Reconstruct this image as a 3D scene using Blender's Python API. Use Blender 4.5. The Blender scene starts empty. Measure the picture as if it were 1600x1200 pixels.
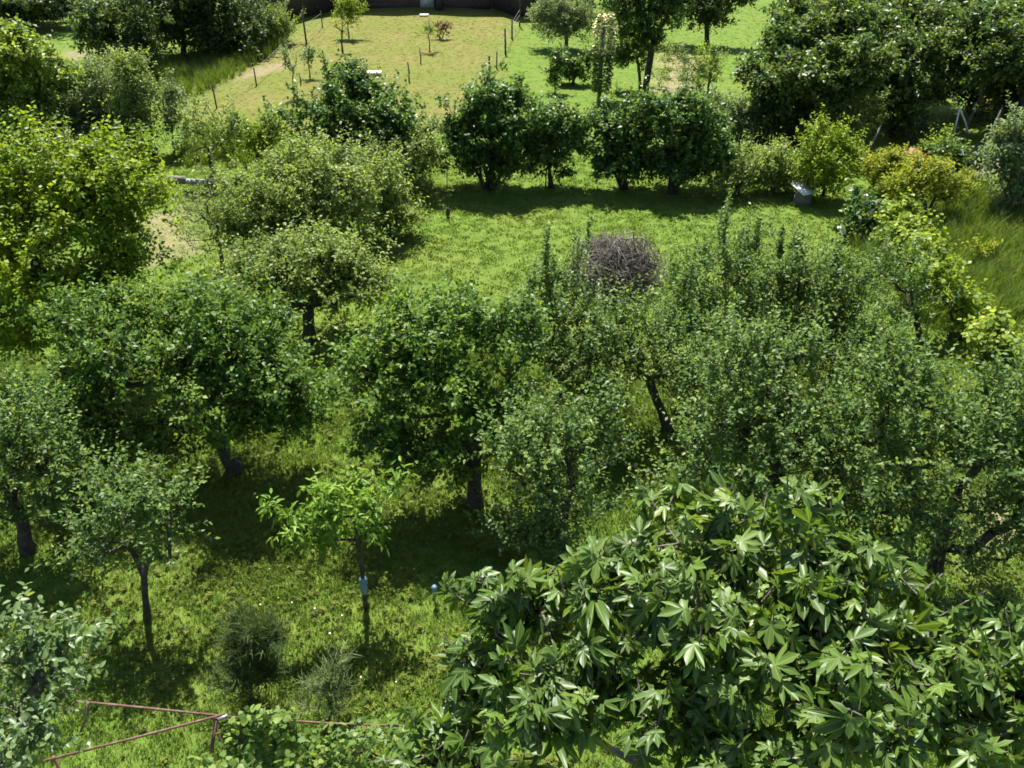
import bpy, math, random
import numpy as np
from mathutils import Vector, Matrix
sc = bpy.context.scene
C = sc.collection

# ---------------------------------------------------------------- camera, sky, sun, exposure
cam = bpy.data.cameras.new('camera'); cam_o = bpy.data.objects.new('camera', cam); C.objects.link(cam_o)
cam.lens = 29.95; cam.sensor_width = 36; cam.clip_start = .1; cam.clip_end = 1000
cam_o.location = (0, 0, 9.0); cam_o.rotation_euler = (math.radians(90-33), 0, 0)
sc.camera = cam_o
SUN_EL, SUN_AZ = 60, -8          # degrees; azimuth measured from +Y towards +X
w = bpy.data.worlds.new('World'); sc.world = w; w.use_nodes = True
nt = w.node_tree; nt.nodes.clear()
sky = nt.nodes.new('ShaderNodeTexSky'); sky.sky_type = 'NISHITA'; sky.sun_disc = False
sky.sun_elevation = math.radians(SUN_EL); sky.sun_rotation = math.radians(SUN_AZ); sky.air_density = 1.0; sky.dust_density = 1.0
bg = nt.nodes.new('ShaderNodeBackground'); bg.inputs[1].default_value = .07
wo = nt.nodes.new('ShaderNodeOutputWorld')
nt.links.new(sky.outputs[0], bg.inputs[0]); nt.links.new(bg.outputs[0], wo.inputs[0])
sun = bpy.data.lights.new('sun', 'SUN'); sun.energy = 5.0; sun.angle = math.radians(.5); sun.color = (1, .965, .9)
sun_o = bpy.data.objects.new('sun', sun); C.objects.link(sun_o)
e, a = math.radians(SUN_EL), math.radians(SUN_AZ)
sun_o.rotation_euler = Vector((math.sin(a)*math.cos(e), math.cos(a)*math.cos(e), math.sin(e))).to_track_quat('Z', 'Y').to_euler()
sun_o.location = (0, 30, 40)
vs = sc.view_settings; vs.view_transform = 'Standard'; vs.look = 'None'; vs.gamma = 1; vs.exposure = 1.4; vs.use_curve_mapping = False
cy = sc.cycles
cy.max_bounces = 7; cy.diffuse_bounces = 4; cy.glossy_bounces = 2; cy.transmission_bounces = 5; cy.transparent_max_bounces = 4
cy.use_denoising = True; cy.sample_clamp_indirect = 6; cy.use_adaptive_sampling = True; cy.adaptive_threshold = .02
cy.filter_width = 1.7

# ---------------------------------------------------------------- materials
def newmat(name):
    m = bpy.data.materials.new(name); m.use_nodes = True; n = m.node_tree; n.nodes.clear()
    o = n.nodes.new('ShaderNodeOutputMaterial'); return m, n, o
def ramp(n, src, stops):
    r = n.nodes.new('ShaderNodeValToRGB'); el = r.color_ramp.elements
    while len(el) < len(stops): el.new(.5)
    for e_, (p, c) in zip(el, stops): e_.position = p; e_.color = (*c, 1)
    n.links.new(src, r.inputs[0]); return r.outputs[0]
def mixc(n, f, A, B, bt='MIX'):
    x = n.nodes.new('ShaderNodeMix'); x.data_type = 'RGBA'; x.blend_type = bt
    for s, v in ((0, f), (6, A), (7, B)):
        if hasattr(v, 'links'): n.links.new(v, x.inputs[s])
        else: x.inputs[s].default_value = v if s == 0 else (*v, 1)
    return x.outputs[2]
def noise(n, scale, detail=4, rough=.6, vec=None):
    t = n.nodes.new('ShaderNodeTexNoise'); t.inputs['Scale'].default_value = scale; t.inputs['Detail'].default_value = detail
    t.inputs['Roughness'].default_value = rough
    if vec is None:
        g_ = n.nodes.new('ShaderNodeNewGeometry'); vec = g_.outputs['Position']
    n.links.new(vec, t.inputs['Vector']); return t.outputs['Fac']
def attr(n, name, typ='GEOMETRY'):
    a_ = n.nodes.new('ShaderNodeAttribute'); a_.attribute_name = name; a_.attribute_type = typ; return a_.outputs['Fac']
def leaf_shader(n, o, col, rough, trans, spec=.5):
    p = n.nodes.new('ShaderNodeBsdfPrincipled'); p.inputs['Roughness'].default_value = rough; p.inputs['Specular IOR Level'].default_value = spec
    t = n.nodes.new('ShaderNodeBsdfTranslucent'); mx = n.nodes.new('ShaderNodeMixShader'); mx.inputs[0].default_value = trans
    n.links.new(col, p.inputs['Base Color'])
    n.links.new(mixc(n, 1.0, col, (1.45, 1.35, .55), 'MULTIPLY'), t.inputs[0])
    n.links.new(p.outputs[0], mx.inputs[1]); n.links.new(t.outputs[0], mx.inputs[2]); n.links.new(mx.outputs[0], o.inputs[0])
LM = {}
WARM = dict(red=(1, 1, 1), cream=(1, 1, 1), silver=(1.2, 1.3, 1.2), maple=(1.08, 1.27, 1.3), hazel=(1.65, 1.55, 1.45), peach=(1.25, 1.4, 1.5), vine=(1.15, 1.25, 1.2), vinenear=(1.1, 1.2, 1.6), orange=(.85, 1.0, 1.1), weed=(1.35, 1.15, 1.1), dark=(1.5, 1.4, 1.3), walnut=(1.75, 1.6, 1.45), fig=(1.3, 1.2, 1.0), feather=(1.3, 1.2, 1.1))
def leafmat(key, dark, mid, light, rough=.4, trans=.46, inst=False, vein=None, spec=.2):
    m, n, o = newmat('leaf_'+key)
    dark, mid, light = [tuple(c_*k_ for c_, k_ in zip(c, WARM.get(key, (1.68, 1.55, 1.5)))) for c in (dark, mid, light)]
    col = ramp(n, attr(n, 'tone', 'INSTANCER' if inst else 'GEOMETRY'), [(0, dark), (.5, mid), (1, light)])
    if vein:
        f = ramp(n, attr(n, 'vein'), [(.86, (0, 0, 0)), (.97, (.75, .75, .75))]); col = mixc(n, f, col, vein)
    leaf_shader(n, o, col, rough, trans, spec); LM[key] = m; return m
leafmat('apple', (.03, .065, .014), (.058, .115, .02), (.13, .20, .032), .42)
leafmat('plum', (.038, .075, .024), (.07, .125, .036), (.14, .20, .05), .42)
leafmat('light', (.06, .10, .03), (.105, .16, .045), (.18, .245, .06), .45)
leafmat('maple', (.09, .125, .012), (.16, .205, .015), (.27, .29, .022), .45)
leafmat('big', (.05, .09, .016), (.10, .16, .028), (.19, .25, .04), .4)
leafmat('silver', (.085, .115, .065), (.13, .17, .09), (.21, .25, .13), .5)
leafmat('dark', (.02, .042, .014), (.04, .075, .022), (.085, .125, .035), .45)
leafmat('walnut', (.022, .048, .014), (.045, .085, .022), (.10, .15, .042), .38)
leafmat('hazel', (.026, .058, .016), (.05, .10, .024), (.12, .18, .045), .38)
leafmat('orange', (.15, .18, .014), (.25, .26, .02), (.38, .32, .03), .5)
leafmat('red', (.10, .06, .035), (.15, .09, .05), (.18, .14, .06), .5)
leafmat('cream', (.25, .28, .11), (.36, .38, .18), (.46, .46, .24), .5)
leafmat('vine', (.09, .14, .02), (.17, .22, .03), (.30, .33, .05), .45)
leafmat('peach', (.07, .13, .016), (.13, .20, .024), (.22, .28, .036), .4)
leafmat('feather', (.03, .055, .022), (.045, .08, .028), (.075, .115, .04), .6)
leafmat('feather2', (.075, .11, .05), (.10, .15, .065), (.15, .2, .09), .6)
leafmat('fig', (.038, .08, .016), (.065, .13, .024), (.12, .20, .036), .42, .4, vein=(.26, .3, .11), spec=.4)
leafmat('plumnear', (.05, .095, .035), (.085, .14, .055), (.15, .21, .085), .4, spec=.4)
leafmat('vinenear', (.06, .11, .02), (.12, .18, .03), (.25, .28, .055), .42)
def simple(name, stops, scale, rough=.8, bump=.3, metallic=0, detail=5, bscale=None, spec=.5):
    m, n, o = newmat(name); p = n.nodes.new('ShaderNodeBsdfPrincipled'); p.inputs['Roughness'].default_value = rough; p.inputs['Metallic'].default_value = metallic
    p.inputs['Specular IOR Level'].default_value = spec
    nz = noise(n, scale, detail); n.links.new(ramp(n, nz, stops), p.inputs['Base Color'])
    if bump:
        b = n.nodes.new('ShaderNodeBump'); b.inputs['Strength'].default_value = bump; b.inputs['Distance'].default_value = .02
        n.links.new(noise(n, bscale or scale*3, 5), b.inputs['Height']); n.links.new(b.outputs[0], p.inputs['Normal'])
    n.links.new(p.outputs[0], o.inputs[0]); return m
BARK = simple('bark', [(.3, (.018, .014, .011)), (.55, (.045, .036, .028)), (.75, (.10, .09, .07))], 9, .9, .7)
BARKG = simple('bark_grey', [(.3, (.06, .052, .044)), (.55, (.13, .115, .10)), (.75, (.22, .2, .18))], 9, .9, .7)
TWIG = simple('dry_twigs', [(.3, (.085, .07, .055)), (.5, (.165, .14, .113)), (.75, (.29, .26, .215))], 3, .9, 0)
WOODG = simple('weathered_wood', [(.3, (.09, .08, .07)), (.6, (.2, .18, .16)), (.8, (.3, .28, .25))], 7, .85, .4)
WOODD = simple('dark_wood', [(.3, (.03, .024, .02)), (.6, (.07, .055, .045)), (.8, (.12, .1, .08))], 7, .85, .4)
RUST = simple('rusty_pipe', [(.25, (.06, .03, .02)), (.5, (.125, .062, .04)), (.75, (.2, .13, .10))], 14, .75, .3)
WIRE = simple('galvanised_wire', [(.3, (.2, .19, .18)), (.7, (.34, .33, .31))], 20, .5, 0, .6)
WHITE = simple('white_paint', [(.3, (.66, .66, .64)), (.7, (.8, .8, .79))], 4, .5, .1)
PETAL = simple('white_petals', [(.3, (.7, .68, .66)), (.7, (.82, .8, .77))], 30, .6, 0)
YELLOWC = simple('pale_yellow_blossom', [(.3, (.55, .5, .12)), (.7, (.7, .65, .3))], 9, .6, 0)
YELLOW = simple('yellow_petals', [(.3, (.7, .5, .03)), (.7, (.8, .62, .06))], 30, .6, 0)
BLUE = simple('blue_plastic', [(.3, (.07, .13, .17)), (.7, (.15, .25, .31))], 14, .4, .1)
TILE = simple('red_tiles', [(.3, (.26, .075, .04)), (.7, (.42, .16, .09))], 8, .85, .3)
BROWN = simple('brown_render', [(.3, (.16, .10, .075)), (.7, (.24, .16, .12))], 2, .9, .2)
STONE = simple('grey_stone', [(.3, (.2, .19, .19)), (.7, (.36, .35, .35))], 6, .9, .5)
ASPH = simple('asphalt', [(.3, (.03, .032, .038)), (.7, (.05, .053, .062))], 2, .95, .3, spec=.05)
BLACK = simple('black_plastic', [(.3, (.012, .012, .014)), (.7, (.03, .03, .033))], 6, .5, 0)
GLASS = simple('window_glass', [(.3, (.02, .025, .03)), (.7, (.04, .045, .05))], 2, .08, 0)
ROOF = simple('roof_tiles', [(.3, (.2, .07, .045)), (.7, (.34, .14, .09))], 5, .85, .4)

# ---------------------------------------------------------------- mesh helpers
def mesh(name, V, Fs, mat, tone=None, pattr=None, smooth=False):
    me = bpy.data.meshes.new(name); V = np.asarray(V, np.float32)
    if not isinstance(Fs, (list, tuple)): Fs = [Fs]
    Fs = [np.asarray(f, np.int32) for f in Fs if len(f)]
    me.vertices.add(len(V)); me.vertices.foreach_set('co', V.ravel())
    idx = np.concatenate([f.ravel() for f in Fs]); cnt = np.concatenate([np.full(len(f), f.shape[1], np.int32) for f in Fs])
    me.loops.add(len(idx)); me.loops.foreach_set('vertex_index', idx)
    me.polygons.add(len(cnt)); st = np.concatenate([[0], np.cumsum(cnt)[:-1]]).astype(np.int32)
    me.polygons.foreach_set('loop_start', st)
    me.update(calc_edges=True)
    if smooth: me.polygons.foreach_set('use_smooth', np.ones(len(cnt), bool))
    if tone is not None:
        at = me.attributes.new('tone', 'FLOAT', 'FACE'); at.data.foreach_set('value', np.asarray(tone, np.float32))
    if pattr is not None:
        at = me.attributes.new('vein', 'FLOAT', 'POINT'); at.data.foreach_set('value', np.asarray(pattr, np.float32))
    if mat: me.materials.append(mat)
    return me
def obj(name, me, parent=None, loc=None, **props):
    o = bpy.data.objects.new(name, me); C.objects.link(o)
    if parent: o.parent = parent
    if loc is not None: o.location = loc
    for k, v in props.items():
        if v: o[k] = v
    return o
def thing(name, label, cat, loc, group=None):
    return obj(name, None, None, loc, label=label, category=cat, group=group)
class MB:
    def __init__(s): s.V = []; s.T = []; s.Q = []; s.n = 0
    def add(s, V, T=(), Q=()):
        V = np.asarray(V, float)
        if len(T): s.T.append(np.asarray(T)+s.n)
        if len(Q): s.Q.append(np.asarray(Q)+s.n)
        s.V.append(V); s.n += len(V)
    def tube(s, pts, rad, sides=6, cap=True):
        pts = np.asarray(pts, float); k = len(pts); rad = np.broadcast_to(np.asarray(rad, float), (k,))
        d = np.gradient(pts, axis=0); d /= np.linalg.norm(d, axis=1)[:, None]+1e-9
        ref = np.array([1., 0, 0]) if abs(d[:, 0]).mean() < .7 else np.array([0, 1., 0])
        u = np.cross(d, ref); u /= np.linalg.norm(u, axis=1)[:, None]+1e-9; v = np.cross(d, u)
        an = np.arange(sides)*2*math.pi/sides
        R = pts[:, None]+rad[:, None, None]*(u[:, None]*np.cos(an)[None, :, None]+v[:, None]*np.sin(an)[None, :, None])
        V = R.reshape(-1, 3); i = np.arange(k-1)[:, None]*sides; j = np.arange(sides)[None]
        j2 = (j+1) % sides
        Q = np.stack([i+j, i+j2, i+sides+j2, i+sides+j], -1).reshape(-1, 4)
        T = []
        if cap:
            V = np.vstack([V, pts[-1:], pts[:1]]); t = len(V)-2; b = t+1; o_ = (k-1)*sides
            T = [(o_+q, o_+(q+1) % sides, t) for q in range(sides)]+[((q+1) % sides, q, b) for q in range(sides)]
        s.add(V, T, Q)
    def box(s, c, d, rz=0, rx=0, ry=0):
        x, y, z = np.asarray(d)/2
        V = np.array([(-x,-y,-z),(x,-y,-z),(x,y,-z),(-x,y,-z),(-x,-y,z),(x,-y,z),(x,y,z),(-x,y,z)])
        M = np.array(Matrix.Rotation(rz,3,'Z') @ Matrix.Rotation(rx,3,'X') @ Matrix.Rotation(ry,3,'Y'))
        s.add(V@M.T+np.asarray(c), (), [(0,3,2,1),(4,5,6,7),(0,1,5,4),(1,2,6,5),(2,3,7,6),(3,0,4,7)])
    def mesh(s, name, mat, smooth=False):
        F = []
        if s.T: F.append(np.concatenate(s.T))
        if s.Q: F.append(np.concatenate(s.Q))
        return mesh(name, np.concatenate(s.V), F, mat, smooth=smooth)

# ---------------------------------------------------------------- ground
def gz(x, y):
    return .035*np.sin(.55*x+.2*y)+.03*np.sin(.43*y-.31*x+1)+.018*np.sin(1.7*x+1.1*y+2)+.015*np.sin(2.3*y-1.3*x)
def wob(x, y, s=1.):
    return (np.sin(1.3*x*s+.7*y*s)+np.sin(2.1*y*s-1.7*x*s+1.3)+.6*np.sin(3.9*x*s+2.9*y*s+.4)+.5*np.sin(5.3*y*s-4.1*x*s))/3.1
def poly_mask(x, y, poly, soft):
    P_ = np.array(poly, float); Q_ = np.roll(P_, -1, 0); inside = np.zeros(x.shape, bool); dist = np.full(x.shape, 1e9)
    for (x0, y0), (x1, y1) in zip(P_, Q_):
        if y0 != y1: inside ^= ((y0 > y) != (y1 > y)) & (x < (x1-x0)*(y-y0)/(y1-y0)+x0)
        L = (x1-x0)**2+(y1-y0)**2; t = np.clip(((x-x0)*(x1-x0)+(y-y0)*(y1-y0))/L, 0, 1)
        dist = np.minimum(dist, np.hypot(x-x0-t*(x1-x0), y-y0-t*(y1-y0)))
    sd = np.where(inside, dist, -dist)+wob(x, y)*soft*.7
    t = np.clip(sd/soft*.5+.5, 0, 1); return t*t*(3-2*t)
DRY = [(-13, 33), (-11.6, 47), (-10.4, 57), (-1, 57), (.45, 52), (-.9, 37), (-1.2, 30.5), (-8.5, 29.5)]
DIRTS = [([(-10.1, 22.2), (-9.3, 23.2), (-8.2, 20.4), (-9.0, 19.6)], .8), ([(-11.7, 37.7), (-11.8, 39.3), (-10.3, 41.4), (-10.0, 40.6), (-10.9, 38.2)], .4),
         ([(-23, 42), (-20.5, 44), (-19.5, 42.2), (-22, 40.5)], .9), ([(5.9, 35.9), (8, 36.2), (8.8, 42.9), (7, 42.9)], .6), ([(11.8, 25.2), (15.5, 25.6), (16.5, 28.4), (12.4, 28.2)], .8),
         ([(6.9, 9.2), (8.0, 9.6), (8.2, 11), (7.2, 10.8)], .5)]
TALL = [([(11.0, 21.5), (13.3, 24.6), (17.5, 24.6), (13.5, 15.6), (10.3, 16.0), (10.6, 18.4)], .7), ([(-13.8, 34.6), (-12.4, 36.0), (-11.5, 46.4), (-12.8, 48.3), (-16.2, 41)], .5),
        ([(-11.4, 29.4), (-8.6, 30), (-6.8, 27.5), (-10.4, 26.8)], .8), ([(8.2, 19.5), (10.8, 20.6), (10.6, 16.4), (8.8, 16.2)], .8)]
nx, ny = 262, 250
gx = np.linspace(-38, 38, nx); gy = np.linspace(-6, 66, ny); X, Y = np.meshgrid(gx, gy)
def masks(x, y):
    d = poly_mask(x, y, DRY, 1.0); s = np.zeros(x.shape); t = np.zeros(x.shape)
    for p, sf in DIRTS: s = np.maximum(s, poly_mask(x, y, p, sf))
    for p, sf in TALL: t = np.maximum(t, poly_mask(x, y, p, sf))
    return d, s, t
Dm, Sm, Tm = masks(X, Y)
ii = (np.arange(ny-1)[:, None]*nx+np.arange(nx-1)[None]); Q = np.stack([ii, ii+1, ii+nx+1, ii+nx], -1).reshape(-1, 4)
gm, n, o = newmat('garden_ground')
p = n.nodes.new('ShaderNodeBsdfPrincipled'); p.inputs['Roughness'].default_value = .95; p.inputs['Specular IOR Level'].default_value = .1
big = noise(n, .35, 5, .65); fine = noise(n, 14, 5, .7); mid_ = noise(n, 2.2, 4, .6)
lawn = ramp(n, mid_, [(.3, (.07, .121, .018)), (.5, (.099, .164, .022)), (.72, (.134, .187, .031))])
lawn = mixc(n, ramp(n, big, [(.4, (0, 0, 0)), (.65, (.7, .7, .7))]), lawn, (.125, .165, .03))
dry = ramp(n, mid_, [(.3, (.12, .125, .026)), (.5, (.155, .145, .04)), (.72, (.185, .16, .06))])
dry = mixc(n, ramp(n, big, [(.38, (0, 0, 0)), (.62, (.8, .8, .8))]), dry, (.115, .145, .024))
soil = ramp(n, fine, [(.3, (.16, .115, .07)), (.5, (.24, .18, .115)), (.72, (.33, .26, .18))])
col = mixc(n, attr(n, 'dry'), lawn, dry)
col = mixc(n, ramp(n, fine, [(.3, (.55, .55, .55)), (.55, (0, 0, 0))]), col, mixc(n, .55, col, (.03, .035, .01)))
sm = n.nodes.new('ShaderNodeMath'); sm.operation = 'MULTIPLY'; n.links.new(attr(n, 'soil'), sm.inputs[0]); n.links.new(ramp(n, noise(n, 3.5, 6, .75), [(.38, (.15, .15, .15)), (.58, (.95, .95, .95))]), sm.inputs[1])
col = mixc(n, sm.outputs[0], col, soil)
n.links.new(col, p.inputs['Base Color'])
b = n.nodes.new('ShaderNodeBump'); b.inputs['Strength'].default_value = .8; b.inputs['Distance'].default_value = .04
n.links.new(noise(n, 22, 5, .7), b.inputs['Height']); n.links.new(b.outputs[0], p.inputs['Normal']); n.links.new(p.outputs[0], o.inputs[0])
me = mesh('lawn', np.stack([X, Y, gz(X, Y)], -1).reshape(-1, 3), Q, gm, smooth=True)
for nm, arr in (('dry', Dm), ('soil', Sm)):
    at = me.attributes.new(nm, 'FLOAT', 'POINT'); at.data.foreach_set('value', arr.ravel().astype(np.float32))
obj('lawn', me, kind='structure')
me = mesh('ground', [(-400, -400, -.25), (400, -400, -.25), (400, 500, -.25), (-400, 500, -.25)], np.array([[0, 1, 2, 3]]), gm)
obj('ground', me, kind='structure')
mb = MB(); mb.box((-30.5, 55.4, .06), (9, 8.4, .1), .08); obj('paved_yard', mb.mesh('paved_yard', ASPH), kind='structure')

# ---------------------------------------------------------------- grass, weeds, lawn flowers (scattered, uncountable)
rng = np.random.default_rng(7)
def blades(nb, h, spread, wd, lean, rg):
    V = []; T = []; Qd = []
    for _ in range(nb):
        a_ = rg.uniform(0, 6.28); r = spread*math.sqrt(rg.random()); bx, by = r*math.cos(a_), r*math.sin(a_)
        d = rg.uniform(0, 6.28); hh = h*rg.uniform(.55, 1.1); ln = lean*rg.uniform(.3, 1.2)*hh; ww = wd*rg.uniform(.7, 1.2)
        dx, dy = math.cos(d), math.sin(d); sx, sy = -dy*ww/2, dx*ww/2; k = len(V)
        V += [(bx-sx, by-sy, -.02), (bx+sx, by+sy, -.02), (bx+dx*ln*.35+sx*.8, by+dy*ln*.35+sy*.8, hh*.6), (bx+dx*ln*.35-sx*.8, by+dy*ln*.35-sy*.8, hh*.6), (bx+dx*ln, by+dy*ln, hh)]
        Qd.append((k, k+1, k+2, k+3)); T.append((k+3, k+2, k+4))
    return V, T, Qd
def weed(nl, h, ln, wd, rg):
    V = []; Qd = []
    for _ in range(nl):
        a_ = rg.uniform(0, 6.28); r = rg.uniform(0, ln*.8); c_ = np.array([r*math.cos(a_), r*math.sin(a_), h*rg.uniform(.3, 1)])
        d = rg.uniform(0, 6.28); ax = np.array([math.cos(d), math.sin(d), rg.uniform(-.4, .5)]); sd = np.array([-math.sin(d), math.cos(d), rg.uniform(-.3, .3)])
        k = len(V); V += [c_, c_+ax*ln*.5+sd*wd*.5, c_+ax*ln, c_+ax*ln*.5-sd*wd*.5]; Qd.append((k, k+1, k+2, k+3))
    return V, [], Qd
gmat, n, o = newmat('grass_blades')
gc = ramp(n, attr(n, 'tone', 'INSTANCER'), [(0, (.066, .112, .018)), (.5, (.117, .184, .026)), (1, (.178, .245, .041))])
dc = ramp(n, attr(n, 'tone', 'INSTANCER'), [(0, (.10, .12, .024)), (.5, (.15, .155, .04)), (1, (.215, .19, .075))])
leaf_shader(n, o, mixc(n, attr(n, 'dry', 'INSTANCER'), gc, dc), .55, .35, .3)
wmat = leafmat('weed', (.045, .075, .012), (.085, .13, .018), (.14, .18, .026), .6, spec=.2, inst=True)
def scatter_group(col):
    ng = bpy.data.node_groups.new('scatter', 'GeometryNodeTree')
    ng.interface.new_socket('Geometry', in_out='INPUT', socket_type='NodeSocketGeometry'); ng.interface.new_socket('Geometry', in_out='OUTPUT', socket_type='NodeSocketGeometry')
    N = ng.nodes.new; gi = N('NodeGroupInput'); go = N('NodeGroupOutput'); ip = N('GeometryNodeInstanceOnPoints'); ci = N('GeometryNodeCollectionInfo')
    ci.inputs['Collection'].default_value = col; ci.inputs['Separate Children'].default_value = True; ci.inputs['Reset Children'].default_value = True
    def na(nm, t):
        x = N('GeometryNodeInputNamedAttribute'); x.data_type = t; x.inputs['Name'].default_value = nm
        return next(s for s in x.outputs if s.enabled and s.name == 'Attribute')
    L = ng.links.new
    L(gi.outputs[0], ip.inputs['Points']); L(ci.outputs[0], ip.inputs['Instance']); ip.inputs['Pick Instance'].default_value = True
    L(na('pick', 'INT'), ip.inputs['Instance Index']); L(na('rot', 'FLOAT_VECTOR'), ip.inputs['Rotation']); L(na('size', 'FLOAT'), ip.inputs['Scale'])
    L(ip.outputs[0], go.inputs[0]); return ng
def scatter(name, label, cat, protos, x, y, size, tone, dry=None, zoff=0):
    col = bpy.data.collections.new(name+'_pieces')
    for i, me in enumerate(protos): col.objects.link(bpy.data.objects.new('%s_piece_%02d' % (name, i), me))
    me = bpy.data.meshes.new(name); N = len(x); me.vertices.add(N)
    me.vertices.foreach_set('co', np.stack([x, y, gz(x, y)+zoff], -1).astype(np.float32).ravel())
    rot = np.stack([rng.normal(0, .12, N), rng.normal(0, .12, N), rng.uniform(0, 6.28, N)], -1)
    for nm, t, key, arr in (('pick', 'INT', 'value', rng.integers(0, len(protos), N).astype(np.int32)), ('rot', 'FLOAT_VECTOR', 'vector', rot.astype(np.float32).ravel()),
                            ('size', 'FLOAT', 'value', np.asarray(size, np.float32)), ('tone', 'FLOAT', 'value', np.asarray(tone, np.float32)), ('dry', 'FLOAT', 'value', np.asarray(dry if dry is not None else np.zeros(N), np.float32))):
        me.attributes.new(nm, t, 'POINT').data.foreach_set(key, arr)
    ob = obj(name, me, label=label, category=cat, kind='stuff')
    md = ob.modifiers.new('scatter', 'NODES'); md.node_group = scatter_group(col); return ob
def field(y0, y1, dens, margin=2.0):
    # strip of ground seen between two distances, with room at the sides
    hw1 = .60*(y1*.84+4.9)+margin; N = int(dens*(y1-y0)*2*hw1)
    x = rng.uniform(-hw1, hw1, N); y = rng.uniform(y0, y1, N); k = np.abs(x) < .60*(y*.84+4.9)+margin; return x[k], y[k]
def cat2(l): return [np.concatenate(q) for q in zip(*l)]
pg = [mesh('tuft', *(lambda v, t, q: (v, [np.array(t), np.array(q)]))(*blades(18, .052, .08, .009, .9, rng)), gmat) for _ in range(4)]
pf = [mesh('tuft', *(lambda v, t, q: (v, [np.array(t), np.array(q)]))(*blades(16, .04, .13, .02, .9, rng)), gmat) for _ in range(4)]
pt = [mesh('tuft', *(lambda v, t, q: (v, [np.array(t), np.array(q)]))(*blades(22, .5, .12, .016, .6, rng)), gmat) for _ in range(4)]
pw = [mesh('weed', *(lambda v, t, q: (v, [np.array(q)]))(*weed(26, .06, .024, .016, rng)), wmat) for _ in range(4)]
def tones(x, y, spread=.15): return np.clip(.52+.22*wob(x, y, .45)+rng.normal(0, spread, len(x)), 0, 1)
x, y = field(5.0, 15, 190); d, s_, t_ = masks(x, y); k = rng.random(len(x)) > s_; x, y, d = x[k], y[k], d[k]
scatter('lawn_grass', 'short uneven grass of the near orchard lawn', 'grass', pg, x, y, rng.uniform(.7, 1.5, len(x))*(1+.35*wob(x, y, .8)), tones(x, y), d)
x, y = cat2([field(15, 28, 60), field(28, 57, 17)]); d, s_, t_ = masks(x, y); k = (rng.random(len(x)) > s_*.95) & ~((x < -26) & (y > 51)); x, y, d = x[k], y[k], d[k]
scatter('meadow_grass', 'mown grass of the open lawn and the dry plot behind', 'grass', pf, x, y, rng.uniform(.6, 1.2, len(x))*np.where(y < 28, 1, .6), tones(x, y), d)
x, y = cat2([field(14.5, 30, 42), field(30, 50, 26)]); d, s_, t_ = masks(x, y); k = rng.random(len(x)) < t_; x, y = x[k], y[k]
scatter('tall_grass', 'tall unmown grass at the right edge and along the dry plot', 'grass', pt, x, y, rng.uniform(.6, 1.25, len(x)), np.clip(tones(x, y)+.08, 0, 1)*.8)
x, y = field(5.0, 15, 70); k = wob(x, y, .5)+rng.normal(0, .3, len(x)) > -.05; x, y = x[k], y[k]
scatter('lawn_weeds', 'clover and small broad-leaved weeds in the near lawn', 'weeds', pw, x, y, rng.uniform(.6, 1.5, len(x)), np.clip(tones(x, y, .25)+.1, 0, 1))
def blossom(mat):
    V = [(0, 0, .09)]+[(.011*math.cos(a_*1.047), .011*math.sin(a_*1.047), .1) for a_ in range(6)]
    return mesh('blossom', V, np.array([(0, q+1, (q+1) % 6+1) for q in range(6)]), mat)
x, y = field(5.2, 11, 3); k = wob(x, y, .6)+rng.normal(0, .3, len(x)) > .3; x, y = x[k], y[k]
scatter('lawn_flowers', 'tiny white and yellow flowers dotted over the near lawn', 'flowers', [blossom(PETAL), blossom(YELLOW), blossom(PETAL)], x, y, rng.uniform(.6, 1.2, len(x)), np.zeros(len(x)))

# ---------------------------------------------------------------- plants
def tmpl(V, T): return np.array(V, float), np.array(T)
LEAF2 = tmpl([(0, 0, 0), (.5, .45, .07), (0, 1, -.06), (-.5, .45, .07)], [(0, 1, 2), (0, 2, 3)])
LEAF4 = tmpl([(0, 0, 0), (.46, .3, .06), (.36, .72, .03), (0, 1, -.1), (-.36, .72, .03), (-.46, .3, .06), (0, .5, -.02)], [(0, 1, 6), (1, 2, 6), (2, 3, 6), (3, 4, 6), (4, 5, 6), (5, 0, 6)])
_o = [(.08, .22), (.3, .13), (.5, .27), (.36, .4), (.17, .45), (.42, .62), (.56, .92), (.32, .86), (.13, .62), (.18, .92), (0, 1.17)]
_o = _o+[(-x_, y_) for x_, y_ in _o[-2::-1]]
def figt(dr):
    V = [(0, .34, 0)]+[(x_, y_, -dr*((x_*1.35)**2+1.1*(max(0, y_-.34))**2)+.07*abs(math.sin(9*x_))+.05*math.sin(7*y_+dr*20)) for x_, y_ in _o]
    vn = [1.]+[0, 0, 1, 0, 0, 0, 1, 0, 0, 0, 1, 0, 0, 0, 1, 0, 0, 0, 1, 0, 0]
    T = [(0, q, q+1) for q in range(1, len(_o))]+[(0, len(_o), 1)]
    b_ = len(V); V += [(-.012, -.02, .01), (.012, -.02, .01), (.014, .34, .004), (-.014, .34, .004)]; vn += [1]*4; T += [(b_, b_+1, b_+2), (b_, b_+2, b_+3)]
    return np.array(V, float), np.array(T), np.array(vn, float)
FIG = figt(.6)
_v = [(.12, .0), (.45, .05), (.5, .45), (.36, .5), (.34, .82), (.16, .72), (0, 1.0)]; _v = _v+[(-x_, y_) for x_, y_ in _v[-2::-1]]
VINE = tmpl([(0, .2, 0)]+[(x_, y_, -.25*(x_*x_+(y_-.2)**2)) for x_, y_ in _v], [(0, q, q+1) for q in range(1, len(_v))]+[(0, len(_v), 1)])
NEEDLE = tmpl([(-.5, 0, 0), (.5, 0, 0), (0, 1, 0)], [(0, 1, 2)])
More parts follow.
